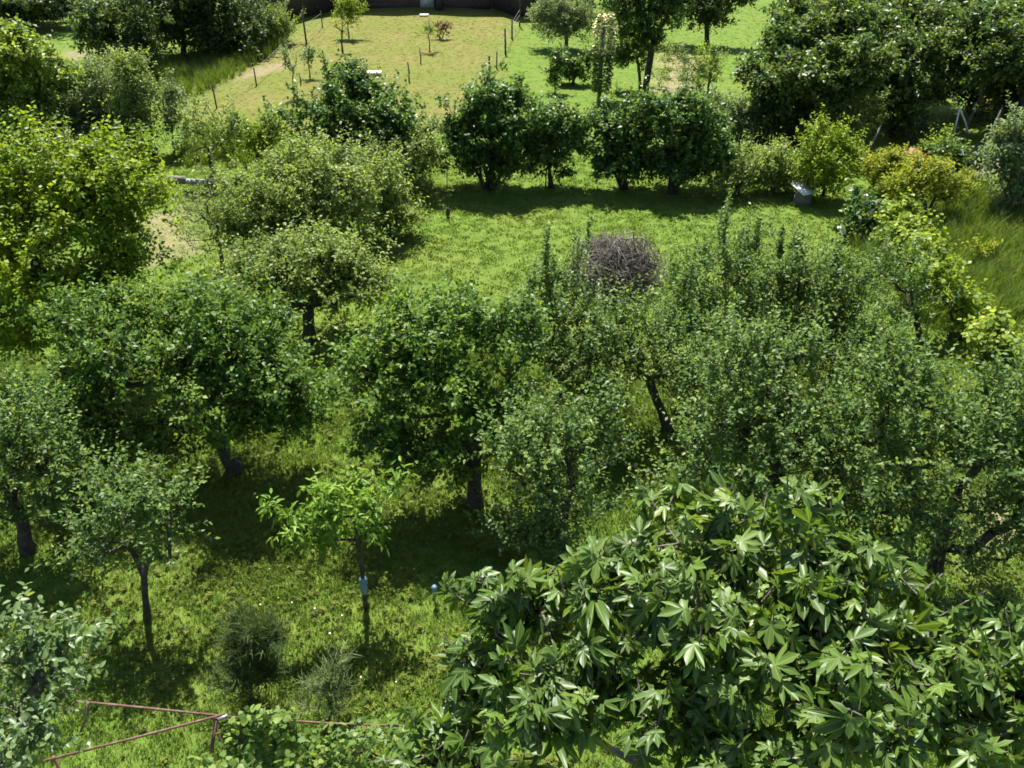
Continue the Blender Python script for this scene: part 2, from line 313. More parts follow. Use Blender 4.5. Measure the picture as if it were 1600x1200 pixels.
# style: leaf length, width, template, material, coverage, twigs per clump, leaves per twig, twig length, upward pull, droop, along, across, bark
ST = dict(
 apple=(.088, .058, LEAF2, 'apple', 1.0, 4, 11, .42, .5, .15, .5, .9, BARK), plum=(.074, .042, LEAF2, 'plum', .46, 3, 17, .62, .8, .1, .6, .8, BARK),
 light=(.094, .058, LEAF2, 'light', .9, 4, 12, .52, .5, .15, .5, .9, BARK), sparse=(.09, .05, LEAF2, 'light', .5, 4, 6, .5, .5, .1, .6, .8, BARKG),
 maple=(.095, .066, LEAF2, 'maple', 1.05, 4, 8, .36, .6, .25, .5, .9, BARK), big=(.17, .11, LEAF2, 'big', 1.1, 4, 7, .45, .4, .25, .4, .9, BARK),
 silver=(.12, .06, LEAF2, 'silver', 1.1, 4, 9, .4, .6, .1, .6, .8, BARKG), dark=(.16, .10, LEAF2, 'dark', 1.15, 4, 8, .45, .4, .2, .5, .9, BARK),
 walnut=(.17, .105, LEAF2, 'walnut', 1.2, 4, 8, .45, .4, .25, .5, .9, BARK), hazel=(.125, .095, LEAF2, 'hazel', 1.25, 4, 8, .36, .5, .25, .4, .9, BARK),
 orange=(.10, .055, LEAF2, 'orange', 1.0, 4, 8, .34, .6, .2, .5, .9, BARK), red=(.12, .07, LEAF2, 'red', 1.0, 3, 7, .3, .5, .2, .5, .9, BARK),
 cream=(.16, .03, LEAF2, 'cream', 1.2, 5, 8, .3, .9, .0, .8, .6, BARK), vine=(.095, .095, LEAF4, 'vine', .95, 3, 8, .34, .4, .35, .3, 1, BARK),
 peach=(.12, .038, LEAF4, 'peach', 1.5, 4, 10, .3, .3, .55, .6, .8, BARK), feather=(.15, .012, NEEDLE, 'feather', 1.9, 6, 14, .28, 1.2, -.1, .8, .6, BARK),
 feather2=(.13, .011, NEEDLE, 'feather2', 1, 6, 14, .28, 1.2, -.1, .8, .6, BARK), lightfine=(.05, .03, LEAF2, 'light', 1.0, 4, 10, .22, .6, .1, .5, .9, BARK),
 plumnear=(.058, .034, LEAF4, 'plumnear', .9, 3, 9, .24, .5, .15, .5, .9, BARKG), vinenear=(.062, .062, VINE, 'vinenear', .85, 3, 6, .24, .3, .35, .3, 1, BARK),
 fig=(.12, .122, FIG, 'fig', .92, 1, 9, .22, .9, .65, .45, 1, BARKG))
def norm(v): return v/(np.linalg.norm(v, axis=-1, keepdims=True)+1e-9)
def surf(r): a_, b_, c_ = r; return 4*math.pi*(((a_*b_)**1.6+(a_*c_)**1.6+(b_*c_)**1.6)/3)**(1/1.6)
CAM = np.array([0, 0, 9.])
PLANTS = 0; TRIS = 0
def P(name, label, cat, group, style, base, R, lobes, o):
    global PLANTS, TRIS
    PLANTS += 1; rg = np.random.default_rng(100+PLANTS)
    ln, wd, tm, mk, cov, kt, ml, tl, up, droop, al, ac, bark = ST[style]
    cov = cov*o.get('cov', 1.)*(2.3 if style == 'fig' else 1.8)
    if 'root' in o: base = o['root']
    L = np.array(lobes); root = thing(name, label, cat, (base[0], base[1], float(gz(base[0], base[1]))), group)
    off = np.array([base[0], base[1], float(gz(base[0], base[1]))])
    sub = []; wt = []
    for l in L:
        A = surf(l[3:]); ns = 11
        for _ in range(ns):
            d = norm(rg.normal(0, 1, 3)); r = l[3:]*rg.uniform(.24, .58); c_ = l[:3]+d*l[3:]*rg.uniform(.35, .88)
            sub.append((*c_, *r)); wt.append(A/ns*rg.uniform(.1, 1.8))
    sub = np.array(sub); wt = np.array(wt)
    nleaf = cov*sum(surf(l[3:]) for l in L)*.8/(ln*wd*.55)
    nc = max(6, int(nleaf/(kt*ml))); pick = rg.choice(len(sub), nc, p=wt/wt.sum())
    d = norm(rg.normal(0, 1, (nc, 3))+np.array([0, 0, .1])); Pt = sub[pick, :3]+d*sub[pick, 3:]*(.4+.8*rg.random((nc, 1))**1.2)*(1+.45*(rg.random((nc, 1)) < .12))
    keep = Pt[:, 2] > .08; Pt = Pt[keep]; d = d[keep]; pick = pick[keep]; nc = len(Pt)
    cl_tone = rg.normal(0, .10, len(sub))[pick]+rg.normal(0, .07, nc)
    # skeleton
    cen = L[:, :3].mean(0); nodes = []; par = []; plen = []; chains = []
    def chain(start, pts):
        ids = [] if start is None else [start]
        for q in pts:
            pr = ids[-1] if ids else -1; nodes.append(np.array(q, float)); par.append(pr)
            plen.append(0 if pr < 0 else plen[pr]+np.linalg.norm(nodes[-1]-nodes[pr])); ids.append(len(nodes)-1)
        chains.append(ids)
    stems = o.get('stems', 1); zlow = (L[:, 2]-L[:, 5]).min()
    for s_ in range(stems):
        if stems == 1:
            b0 = np.array([base[0], base[1], off[2]-.08])
            if 'via' in o: ctrl = [b0]+[np.array(v) for v in o['via']]
            else:
                h = max(.35*cen[2], .5*(zlow+cen[2])); top = np.array([base[0]+(cen[0]-base[0])*.4, base[1]+(cen[1]-base[1])*.4, h]); ctrl = [b0, (b0+top)/2+rg.normal(0, .03, 3), top]
        else:
            a_ = 6.28*s_/stems+rg.uniform(-.4, .4); r_ = .05+.05*math.sqrt(stems)*rg.random(); b0 = np.array([base[0]+r_*math.cos(a_), base[1]+r_*math.sin(a_), off[2]-.06])
            q = L[s_ % len(L)]; top = b0+(q[:3]-b0)*rg.uniform(.5, .7)+np.array([0, 0, .1]); ctrl = [b0, (b0+top)/2+np.array([0, 0, .12])*np.linalg.norm(top-b0)+rg.normal(0, .03, 3), top]
        pts = [ctrl[0]]
        for A, B in zip(ctrl[:-1], ctrl[1:]):
            m_ = max(2, int(np.linalg.norm(B-A)/.2))
            for q in range(1, m_+1): pts.append(A+(B-A)*q/m_+rg.normal(0, .012 if q < m_ else .004, 3)*(1 if R > .03 else .5))
        chain(None, pts)
    ntr = len(nodes); first = [c_[max(1, int(len(c_)*.75))] for c_ in chains]
    ok0 = np.zeros(ntr, bool)
    for c_ in chains: ok0[c_[int(len(c_)*.7):]] = True
    order = np.argsort(np.linalg.norm(Pt-nodes[first[0]], axis=1)); npool = np.zeros((ntr+nc*8, 3)); ppool = np.full(ntr+nc*8, 1e3)
    npool[:ntr] = nodes; ppool[:ntr] = np.where(ok0, np.array(plen), 1e3); used = ntr
    ends = np.zeros(nc, int)
    for ci in order:
        q = Pt[ci]; df = q-npool[:used]; ds = np.sqrt((df*df).sum(1)); cost = ds+.22*ppool[:used]+.6*np.maximum(0, -df[:, 2])
        j = int(np.argmin(cost)); dd = ds[j]; m_ = min(6, max(1, int(dd/.28))); A = nodes[j]; pts = []
        for t in range(1, m_+1):
            u_ = t/m_; pts.append(A+(q-A)*u_+np.array([0, 0, .10*dd*math.sin(math.pi*u_)])+rg.normal(0, .05*dd/m_, 3)*(t < m_))
        k0 = len(nodes); chain(j, pts)
        for z_ in range(k0, len(nodes)): npool[z_] = nodes[z_]; ppool[z_] = plen[z_]
        used = len(nodes); ends[ci] = used-1
    flow = np.zeros(len(nodes))
    for e_ in ends: flow[e_] += 1
    for i in range(len(nodes)-1, -1, -1):
        if par[i] >= 0: flow[par[i]] += flow[i]
    tot = max(1, flow.max()); rad = np.maximum(R*(flow/tot)**.5, min(.005, R*.3))
    for c_ in chains[:stems]:
        rad[c_] = np.maximum(rad[c_], R*(.75 if stems == 1 else .35)); rad[c_[0]] *= 1.6
        if len(c_) > 2: rad[c_[1]] *= 1.2
    mb = MB(); nd = np.array(nodes)-off
    near = np.linalg.norm(off-CAM) < 19
    for q_, c_ in enumerate(chains):
        if len(c_) < 2: continue
        r_ = rad[c_].copy()
        if q_ >= stems: r_[0] = min(r_[0], r_[1]*1.4)
        if r_.max() < .007 and not near: continue
        mb.tube(nd[c_], r_, 8 if r_.max() > .04 else (5 if r_.max() > .012 else 3), cap=q_ < stems)
    if o.get('wrap'):
        c_ = chains[0]; q = [i for i in c_ if .1 < nodes[i][2] < .95][:4]; mw = MB(); A = nd[q[0]]; B = nd[q[-1]]; mw.tube([A+(B-A)*f_ for f_ in (.2, .32, .45, .58, .66)], [.035, .055, .045, .058, .036], 9); obj('trunk_wrap', mw.mesh('trunk_wrap', BLUE, True), root, label='faded blue wrap tied round the thin trunk')
    # twigs
    T0 = np.repeat(Pt, kt, 0); td = norm(np.repeat(d, kt, 0)*.6+rg.normal(0, .6, (nc*kt, 3))+np.array([0, 0, up])); tlen = tl*rg.uniform(.6, 1.25, nc*kt)
    tct = np.repeat(cl_tone, kt)
    mls = np.full(nc*kt, ml)
    ext = np.zeros((0, 4))
    if style in ('apple', 'plum', 'light', 'hazel', 'walnut', 'maple', 'big', 'dark', 'silver'):
        q = rg.choice(nc, max(2, int(nc*(.4 if style == 'plum' else .12)))); sc_ = 1 if style in ('apple', 'plum') else 1.4
        q = q[Pt[q, 2] > np.median(Pt[:, 2])]; ext = np.c_[Pt[q], rg.uniform(.25, .85 if style == 'plum' else .75, len(q))*sc_*min(1, L[:, 5].max()*1.6)]
    if 'shoots' in o or len(ext):
        sh = np.array(o.get('shoots', np.zeros((0, 4)))).reshape(-1, 4); n1 = len(sh)*4; sh = np.concatenate([sh]+[sh+np.c_[rg.normal(0, .07, (len(sh), 2)), rg.normal(-.1, .08, len(sh)), rg.uniform(-.25, 0, len(sh))] for _ in range(3)]+[ext])
        T0 = np.concatenate([T0, sh[:, :3]]); td = np.concatenate([td, norm(np.c_[rg.normal(0, 1, (len(sh), 2))*np.where(np.arange(len(sh)) < n1, .07, .16 if style == 'plum' else .35)[:, None], np.ones(len(sh))])]); tlen = np.concatenate([tlen, np.maximum(.2, sh[:, 3])])
        tct = np.concatenate([tct, np.full(len(sh), .02)]); mls = np.concatenate([mls, np.where(np.arange(len(sh)) < n1, 70, 30 if style == 'plum' else 20)])
    if near or style == 'sparse':
        tw = slice(None, None, 1 if style in ('fig', 'sparse', 'peach') else 2); e1 = (T0+td*tlen[:, None]-off)[tw]; s0 = (T0-off)[tw]; td_ = td[tw]; u_ = norm(np.cross(td_, [.3, .5, .8])); v_ = np.cross(td_, u_); rr = .0035 if style != 'fig' else .009
        ring = np.stack([u_, -.5*u_+.87*v_, -.5*u_-.87*v_], 1)*rr; V = np.concatenate([s0[:, None]+ring, e1[:, None]+ring*.5], 1).reshape(-1, 3); i = np.arange(len(s0))[:, None, None]*6
        mb.add(V, (), (i+np.array([[(0, 1, 4, 3), (1, 2, 5, 4), (2, 0, 3, 5)]])).reshape(-1, 4))
    obj('trunk' if stems == 1 else 'stems', mb.mesh('trunk', bark, True), root)
    # leaves
    ti = np.repeat(np.arange(len(T0)), mls); N = len(ti); u_ = np.concatenate([(np.arange(m_)+.6)/m_ for m_ in mls])
    if style == 'fig': u_ = .1+.9*u_
    pos = T0[ti]+td[ti]*(tlen[ti]*u_)[:, None]+rg.normal(0, .012, (N, 3))
    ph = np.concatenate([np.arange(m_)*2.4 for m_ in mls])+rg.uniform(0, .8, N)+ti*1.7
    pu = norm(np.cross(td, [.3, .5, .81])); pv = np.cross(td, pu); perp = pu[ti]*np.cos(ph)[:, None]+pv[ti]*np.sin(ph)[:, None]
    ax = norm(td[ti]*al+perp*ac+rg.normal(0, .5 if style == 'fig' else .3, (N, 3))+np.array([0, 0, -droop])); n0 = np.array([0, 0, 1.])+rg.normal(0, .75 if style == 'fig' else .5, (N, 3))+.25*td[ti]
    nn = norm(n0-ax*(n0*ax).sum(1)[:, None]); sd = np.cross(ax, nn); sz = rg.uniform(.65, 1.2, N)
    if style == 'fig': sz = rg.uniform(.45, 1.3, N)*(1.2-.35*u_)
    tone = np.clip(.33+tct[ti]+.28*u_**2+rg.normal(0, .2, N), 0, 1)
    k = pos[:, 2] > .03; pos, ax, nn, sd, sz, tone = pos[k], ax[k], nn[k], sd[k], sz[k], tone[k]; N = len(pos)
    tv, tt = tm[0], tm[1]; vein = tm[2] if len(tm) > 2 else None
    no = o.get('leafobjs', 0)
    if no:
        rel = pos-CAM; c33, s33 = math.cos(math.radians(33)), math.sin(math.radians(33)); dep = rel[:, 1]*c33-rel[:, 2]*s33
        vx = rel[:, 0]/dep/.601; vy = (rel[:, 1]*s33+rel[:, 2]*c33)/dep/.451
        vis = (np.abs(vx) < 1.03) & (np.abs(vy) < 1.03)
        score = sz/dep+np.where(vis, 0, -10)
        # keep those with little foliage in front of them
        cell = (np.floor((vx+1.1)*26)*100+np.floor((vy+1.1)*20)).astype(int); rank = np.zeros(N); cnt = {}
        for i in np.argsort(dep):
            c_ = cell[i]; rank[i] = cnt.get(c_, 0); cnt[c_] = rank[i]+1
        score -= .03*rank; sel = np.argsort(-score)[:no]
        varm = []
        for q in range(6):
            dr = rg.uniform(.3, 1.15); v_ = figt(dr)[0] if style == 'fig' else tv.copy()
            v_ = v_*np.array([wd, ln, ln]); v_[:, 2] -= (.0 if style == 'fig' else .15)*v_[:, 1]**2/ln
            varm.append(mesh('leaf', v_, tt, LM[mk], tone=np.full(len(tt), .25+.1*q), pattr=vein, smooth=style == 'fig'))
        for i in sel:
            lo = obj('leaf', varm[int(min(5, max(0, round((tone[i]-.2)*10))))], root); p_ = pos[i]-off
            M_ = Matrix(((sd[i, 0], ax[i, 0], nn[i, 0]), (sd[i, 1], ax[i, 1], nn[i, 1]), (sd[i, 2], ax[i, 2], nn[i, 2])))
            lo.location = p_; lo.rotation_euler = M_.to_euler(); lo.scale = (sz[i],)*3
        m_ = np.ones(N, bool); m_[sel] = False; pos, ax, nn, sd, sz, tone = pos[m_], ax[m_], nn[m_], sd[m_], sz[m_], tone[m_]; N = len(pos)
    S = tv*np.array([wd, ln, ln])
    V = (pos-off)[:, None]+sz[:, None, None]*(sd[:, None]*S[None, :, 0:1]+ax[:, None]*S[None, :, 1:2]+nn[:, None]*S[None, :, 2:3])
    F = (np.arange(N)[:, None, None]*len(tv)+tt[None]).reshape(-1, 3); TRIS += len(F)
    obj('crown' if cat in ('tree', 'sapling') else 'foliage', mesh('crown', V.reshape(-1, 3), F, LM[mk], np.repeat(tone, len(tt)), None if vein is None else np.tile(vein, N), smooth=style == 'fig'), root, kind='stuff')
    if 'flowers' in o:
        nf = o['flowers'][1]; q = rg.choice(len(Pt), nf); fp = Pt[q]+d[q]*.12+np.array([0, 0, .06]); an = np.arange(6)*1.047
        V = []; F = []
        for i, c_ in enumerate(fp-off):
            u_ = norm(rg.normal(0, .5, 3)+np.array([0, -.4, 1])); a_ = norm(np.cross(u_, [1, .2, .1])); b_ = np.cross(u_, a_); r_ = rg.uniform(.04, .08); k0 = len(V)
            V.append(c_); V += [c_+r_*(a_*math.cos(t)+b_*math.sin(t))+u_*.02 for t in an]; F += [(k0, k0+1+t, k0+1+(t+1) % 6) for t in range(6)]
        obj('blossoms', mesh('blossoms', V, np.array(F), PETAL), root, kind='stuff')
    return root
P('orchard_tree','broad dark leafy fruit tree left of centre with a low limb reaching left','tree','orchard trees in the middle of the garden','apple',(-4.62, 11.15),0.11,[(-5.74, 11.55, 2.39, 1.35, 1.22, 0.5), (-4.34, 11.65, 2.56, 1.18, 1.07, 0.54), (-6.62, 11.15, 1.64, 0.96, 0.87, 0.62), (-4.76, 11.15, 1.94, 1.18, 1.02, 0.34), (-3.7, 11.25, 1.87, 0.73, 0.66, 0.49), (-5.92, 10.85, 0.99, 0.91, 0.69, 0.25), (-4.2, 10.45, 1.76, 0.65, 0.58, 0.34), (-3.36, 10.65, 1.97, 0.54, 0.49, 0.41), (-3.48, 11.05, 1.34, 0.57, 0.51, 0.43), (-7.15, 10.95, 0.92, 0.58, 0.52, 0.43), (-3.95, 10.75, 1.43, 0.5, 0.45, 0.37), (-5.12, 10.65, 0.89, 0.57, 0.5, 0.19), (-6.64, 10.85, 0.74, 0.58, 0.52, 0.34)],{'via': [(-4.84, 11.15, 1.02), (-5.02, 11.15, 1.64)]})
P('orchard_tree','fruit tree with straight dark trunk at the centre, casting shade on the lawn','tree','orchard trees in the middle of the garden','apple',(-0.61, 10.31),0.11,[(-1.02, 10.71, 2.87, 0.99, 0.89, 0.54), (-1.59, 10.41, 2.13, 0.85, 0.76, 0.54), (-0.61, 10.41, 2.02, 0.77, 0.69, 0.65), (-0.09, 10.81, 2.76, 0.66, 0.59, 0.48), (-1.39, 10.11, 1.18, 0.63, 0.56, 0.37), (-1.87, 10.61, 2.44, 0.51, 0.46, 0.41), (-1.83, 10.31, 1.39, 0.49, 0.44, 0.36), (-0.1, 10.41, 1.79, 0.54, 0.48, 0.56), (-0.8, 10.51, 0.74, 0.45, 0.41, 0.41)],{'via': [(-0.58, 10.31, 1.27), (-0.55, 10.31, 1.86)]})
P('orchard_tree','small-leaved rounded fruit tree just right of the straight dark trunk','tree','orchard trees in the middle of the garden','plum',(0.74, 9.14),0.07,[(0.44, 9.34, 2.0, 0.79, 0.71, 0.36), (0.22, 9.14, 1.37, 0.58, 0.52, 0.65), (0.84, 9.24, 1.74, 0.55, 0.49, 0.58), (0.46, 9.04, 0.63, 0.77, 0.61, 0.25), (1.14, 9.34, 2.0, 0.32, 0.28, 0.45), (0.0, 9.14, 0.41, 0.47, 0.42, 0.33), (0.93, 9.34, 0.72, 0.52, 0.47, 0.45)],{'via': [(0.73, 9.14, 0.9), (0.83, 9.14, 1.37)]})
P('orchard_tree','pale airy fruit tree behind the straight dark trunk and left of the slanted one','tree','orchard trees in the middle of the garden','plum',(0.56, 12.0),0.06,[(0.64, 12.3, 1.72, 0.87, 0.79, 0.45), (0.86, 12.0, 1.08, 0.85, 0.77, 0.48), (0.27, 12.4, 2.15, 0.58, 0.52, 0.4), (1.46, 12.2, 1.34, 0.67, 0.61, 0.61), (1.63, 11.9, 0.75, 0.55, 0.5, 0.49)],{'cov': 0.8})
P('orchard_tree','fruit tree with a dark trunk slanting up to the left below the twig pile','tree','orchard trees in the middle of the garden','plum',(2.85, 12.42),0.075,[(1.05, 13.02, 2.06, 0.82, 0.74, 0.44), (2.1, 12.82, 1.73, 1.0, 0.9, 0.42), (2.86, 12.62, 1.59, 1.06, 0.95, 0.56), (1.66, 12.62, 1.46, 0.75, 0.67, 0.46), (3.34, 12.42, 0.93, 0.75, 0.68, 0.51), (0.6, 13.12, 2.56, 0.44, 0.4, 0.36), (1.12, 12.82, 1.47, 0.63, 0.57, 0.48)],{'via': [(2.48, 12.52, 0.74), (2.16, 12.62, 1.33)], 'shoots': [(0.54, 13.12, 2.8, 0.8), (1.14, 13.22, 2.87, 0.86), (0.38, 13.02, 2.37, 0.6), (2.99, 12.92, 2.3, 1.0)], 'cov': 0.85})
P('orchard_tree','bushy fruit tree with tall upright shoots right of the twig pile','tree','orchard trees in the middle of the garden','plum',(4.79, 13.41),0.1,[(3.81, 13.91, 2.17, 0.98, 0.88, 0.76), (4.75, 14.01, 2.25, 1.05, 0.94, 0.78), (5.73, 14.01, 1.99, 0.79, 0.71, 0.73), (4.32, 13.61, 1.41, 1.25, 1.13, 0.47), (5.4, 13.61, 1.28, 1.19, 1.07, 0.41), (6.21, 13.71, 1.49, 0.66, 0.6, 0.6), (3.39, 13.81, 1.7, 0.66, 0.59, 0.68), (4.85, 13.41, 0.71, 1.2, 0.9, 0.29)],{'shoots': [(3.71, 13.91, 2.92, 1.03), (4.3, 13.91, 2.8, 0.71), (4.12, 14.01, 2.63, 0.67), (5.07, 14.01, 2.75, 0.34), (5.77, 14.01, 2.38, 0.59), (3.44, 13.91, 2.43, 0.61), (4.69, 13.91, 2.8, 0.48), (3.16, 13.81, 2.22, 0.62)]})
P('orchard_tree','wide small-leaved tree filling the right of centre behind the large-leaved one','tree','orchard trees in the middle of the garden','plum',(3.75, 9.04),0.12,[(2.82, 9.34, 2.53, 0.82, 0.74, 0.45), (3.69, 9.54, 2.7, 0.87, 0.79, 0.47), (3.25, 9.04, 2.01, 0.97, 0.83, 0.31), (4.22, 9.24, 2.18, 0.78, 0.7, 0.54), (2.48, 8.94, 1.87, 0.6, 0.54, 0.44), (4.02, 8.84, 1.28, 0.74, 0.67, 0.3), (2.89, 9.64, 3.04, 0.53, 0.48, 0.37), (3.14, 9.04, 0.99, 0.81, 0.7, 0.28), (4.66, 9.04, 1.45, 0.69, 0.63, 0.48), (2.21, 8.94, 1.19, 0.5, 0.45, 0.39)],{'shoots': [(2.59, 9.34, 2.93, 0.63), (3.28, 9.54, 3.11, 0.67), (3.92, 9.64, 3.04, 0.68), (4.25, 9.34, 2.63, 0.7)]})
P('orchard_tree','dense small-leaved tree at the right edge with a dark trunk showing low down','tree','orchard trees in the middle of the garden','plum',(5.82, 8.36),0.11,[(4.86, 8.96, 2.99, 0.69, 0.62, 0.44), (5.49, 8.66, 2.61, 0.82, 0.74, 0.41), (4.69, 8.46, 2.25, 0.73, 0.66, 0.5), (6.27, 8.76, 2.33, 0.75, 0.67, 0.52), (5.43, 8.16, 1.77, 0.92, 0.69, 0.28), (6.4, 8.26, 1.68, 0.65, 0.58, 0.53), (4.64, 8.26, 1.12, 0.57, 0.51, 0.4), (7.08, 8.56, 2.07, 0.65, 0.59, 0.69), (6.23, 8.16, 0.99, 0.76, 0.55, 0.23), (5.44, 8.46, 0.58, 0.69, 0.52, 0.22), (4.3, 8.66, 2.51, 0.55, 0.5, 0.58), (6.25, 8.86, 3.06, 0.54, 0.49, 0.44)],{'shoots': [(4.58, 8.96, 3.18, 0.65), (5.16, 8.96, 3.09, 0.65), (5.79, 8.76, 2.83, 0.62), (4.7, 9.06, 3.5, 0.63)]})
P('orchard_tree','slim small tree between the two bushy right-hand fruit trees','tree','orchard trees in the middle of the garden','plum',(6.56, 12.58),0.05,[(6.23, 12.78, 1.24, 0.76, 0.69, 0.61), (6.13, 12.68, 0.77, 0.77, 0.69, 0.52), (6.84, 12.78, 0.84, 0.58, 0.52, 0.6)],{'cov': 0.8, 'shoots': [(6.2, 12.78, 1.62, 0.8)]})
P('orchard_tree','shaded fruit tree cut by the left edge beside the broad dark one','tree','orchard trees in the middle of the garden','plum',(-7.21, 9.3),0.09,[(-6.94, 9.6, 1.91, 0.76, 0.68, 0.47), (-6.53, 9.3, 1.47, 0.61, 0.55, 0.48), (-7.59, 9.4, 1.39, 0.82, 0.74, 0.7), (-6.96, 9.1, 0.94, 0.61, 0.55, 0.24)],{})
P('orchard_tree','small round-headed tree low on the left with a dark trunk on shaded grass','tree','orchard trees in the middle of the garden','plum',(-4.99, 8.01),0.045,[(-4.81, 8.21, 1.89, 0.64, 0.51, 0.2), (-4.35, 8.11, 1.81, 0.45, 0.41, 0.24), (-5.13, 8.01, 1.58, 0.46, 0.41, 0.24), (-4.82, 8.01, 1.19, 0.65, 0.37, 0.15), (-5.46, 8.11, 1.27, 0.34, 0.3, 0.22)],{'via': [(-4.83, 8.01, 0.79)]})
P('orchard_tree','light green fruit tree with a short black trunk left of the open lawn','tree','orchard trees in the middle of the garden','light',(-4.26, 15.46),0.12,[(-4.88, 15.96, 1.31, 1.04, 0.94, 0.53), (-3.71, 16.06, 1.34, 1.05, 0.94, 0.6), (-4.27, 16.36, 1.56, 1.21, 1.07, 0.28), (-3.11, 15.86, 1.07, 0.72, 0.65, 0.62), (-5.33, 15.76, 1.12, 0.59, 0.54, 0.46)],{'via': [(-4.16, 15.46, 0.83)]})
P('orchard_tree','big pale green fruit tree behind the short-trunked one, left of the lawn','tree','orchard trees in the middle of the garden','light',(-5.72, 18.68),0.12,[(-5.58, 19.18, 1.67, 1.28, 1.15, 0.84), (-4.3, 19.38, 1.99, 1.19, 1.07, 0.78), (-6.03, 18.88, 1.23, 0.94, 0.84, 0.65), (-5.04, 19.88, 2.28, 1.0, 0.9, 0.58), (-3.71, 19.08, 1.39, 0.99, 0.89, 0.81), (-5.27, 18.68, 1.0, 1.19, 1.07, 0.58)],{})
P('orchard_tree','grey-green fruit tree at the left end of the lawn, casting a shadow on it','tree','orchard trees in the middle of the garden','light',(-3.19, 20.79),0.09,[(-3.44, 20.99, 1.24, 0.96, 0.87, 0.89), (-2.98, 20.79, 0.62, 0.65, 0.59, 0.57), (-3.69, 21.19, 1.5, 0.85, 0.77, 0.65)],{})
P('orchard_tree','thin nearly bare tree with dark twigs beside the bare soil patch','tree',None,'sparse',(-7.08, 18.86),0.05,[(-7.09, 19.06, 1.48, 0.77, 0.69, 0.87), (-6.56, 19.16, 2.07, 0.67, 0.61, 0.78), (-7.44, 18.86, 0.92, 0.6, 0.54, 0.61)],{'cov': 0.25})
P('yellow_green_tree','large bright yellow-green tree at the left edge','tree',None,'maple',(-8.82, 14.45),0.16,[(-7.88, 15.05, 3.86, 1.15, 1.04, 0.75), (-8.7, 14.85, 3.51, 0.98, 0.89, 0.77), (-7.21, 14.75, 3.3, 0.85, 0.77, 0.76), (-8.21, 14.45, 2.81, 1.25, 1.12, 0.71), (-7.14, 14.35, 2.47, 0.69, 0.62, 0.64), (-9.2, 14.45, 2.43, 0.8, 0.72, 0.85), (-8.25, 14.05, 1.84, 1.33, 1.2, 0.38), (-9.92, 14.75, 3.18, 1.06, 0.95, 1.22), (-9.26, 13.95, 1.09, 0.82, 0.73, 0.47)],{})
P('background_tree','dark-hearted leafy tree at the upper left edge','tree','trees and bushes in the left background','big',(-16.38, 27.27),0.12,[(-15.38, 27.77, 3.27, 1.35, 1.21, 0.83), (-14.73, 27.47, 2.67, 1.01, 0.91, 0.85), (-16.41, 27.57, 2.55, 1.36, 1.22, 1.36), (-15.85, 27.27, 1.64, 1.14, 1.03, 0.9)],{})
P('shrub','wide grey-green shrub between the upper left trees','shrub','trees and bushes in the left background','silver',(-14.51, 28.26),0.05,[(-15.2, 28.56, 1.4, 1.38, 1.24, 0.98), (-13.68, 28.66, 1.68, 1.31, 1.18, 1.04), (-14.37, 28.26, 0.86, 1.67, 1.5, 0.78), (-13.23, 28.36, 0.93, 0.96, 0.86, 0.86)],{'stems': 4})
P('background_tree','narrow upright green tree in the left background','tree','trees and bushes in the left background','light',(-11.8, 27.79),0.06,[(-12.01, 27.99, 2.35, 0.76, 0.68, 0.84), (-11.79, 27.89, 1.58, 0.61, 0.54, 1.07), (-12.37, 27.79, 1.4, 0.61, 0.55, 0.95), (-12.74, 27.69, 0.6, 0.71, 0.64, 0.55)],{})
P('background_tree','slender silvery sapling right of the narrow upright tree','tree','trees and bushes in the left background','silver',(-11.28, 28.06),0.03,[(-11.05, 28.16, 1.61, 0.52, 0.46, 0.77), (-11.02, 28.06, 0.91, 0.52, 0.47, 0.63)],{'cov': 0.6})
P('background_tree','open-branched young tree above the grey log','tree','trees and bushes in the left background','light',(-9.16, 25.16),0.05,[(-9.09, 25.36, 1.79, 0.68, 0.62, 0.6), (-8.44, 25.26, 1.53, 0.64, 0.58, 0.65), (-9.43, 25.16, 1.18, 0.52, 0.47, 0.52), (-8.8, 25.16, 0.99, 0.61, 0.54, 0.47)],{'cov': 0.45})
P('background_tree','wispy yellowish sapling left of the dark hedge bushes','tree','trees and bushes in the left background','maple',(-7.92, 25.73),0.04,[(-7.86, 25.83, 1.36, 0.66, 0.59, 0.66), (-7.31, 25.83, 1.17, 0.57, 0.52, 0.62), (-7.83, 25.73, 0.81, 0.57, 0.52, 0.53)],{'cov': 0.6})
P('background_tree','feathery tree at the upper left beyond a patch of grass','tree','trees and bushes in the left background','dark',(-16.96, 37.56),0.12,[(-16.77, 38.06, 2.54, 1.35, 1.22, 1.02), (-15.58, 37.86, 2.2, 1.2, 1.08, 1.21), (-17.11, 37.56, 1.5, 0.97, 0.87, 0.84), (-15.95, 37.36, 1.04, 1.15, 1.04, 0.84)],{})
P('background_tree','dense dark tree left of the dry plot, at the top of the picture','tree','trees and bushes in the left background','dark',(-15.38, 41.55),0.14,[(-15.58, 41.95, 1.74, 1.83, 1.64, 1.49), (-13.92, 42.35, 1.81, 1.74, 1.57, 1.5), (-16.39, 42.55, 3.0, 2.31, 2.08, 1.64), (-13.43, 41.55, 0.85, 1.5, 1.35, 0.8), (-14.7, 42.55, 4.06, 2.61, 2.35, 1.95)],{})
P('shrub','dark rounded shrub beside the corner of the dry plot','shrub','trees and bushes in the left background','dark',(-13.4, 43.61),0.06,[(-13.22, 43.91, 1.11, 1.57, 1.41, 1.06), (-12.56, 44.41, 1.6, 1.26, 1.14, 1.26), (-13.91, 43.61, 0.59, 1.22, 1.1, 0.54)],{'stems': 3})
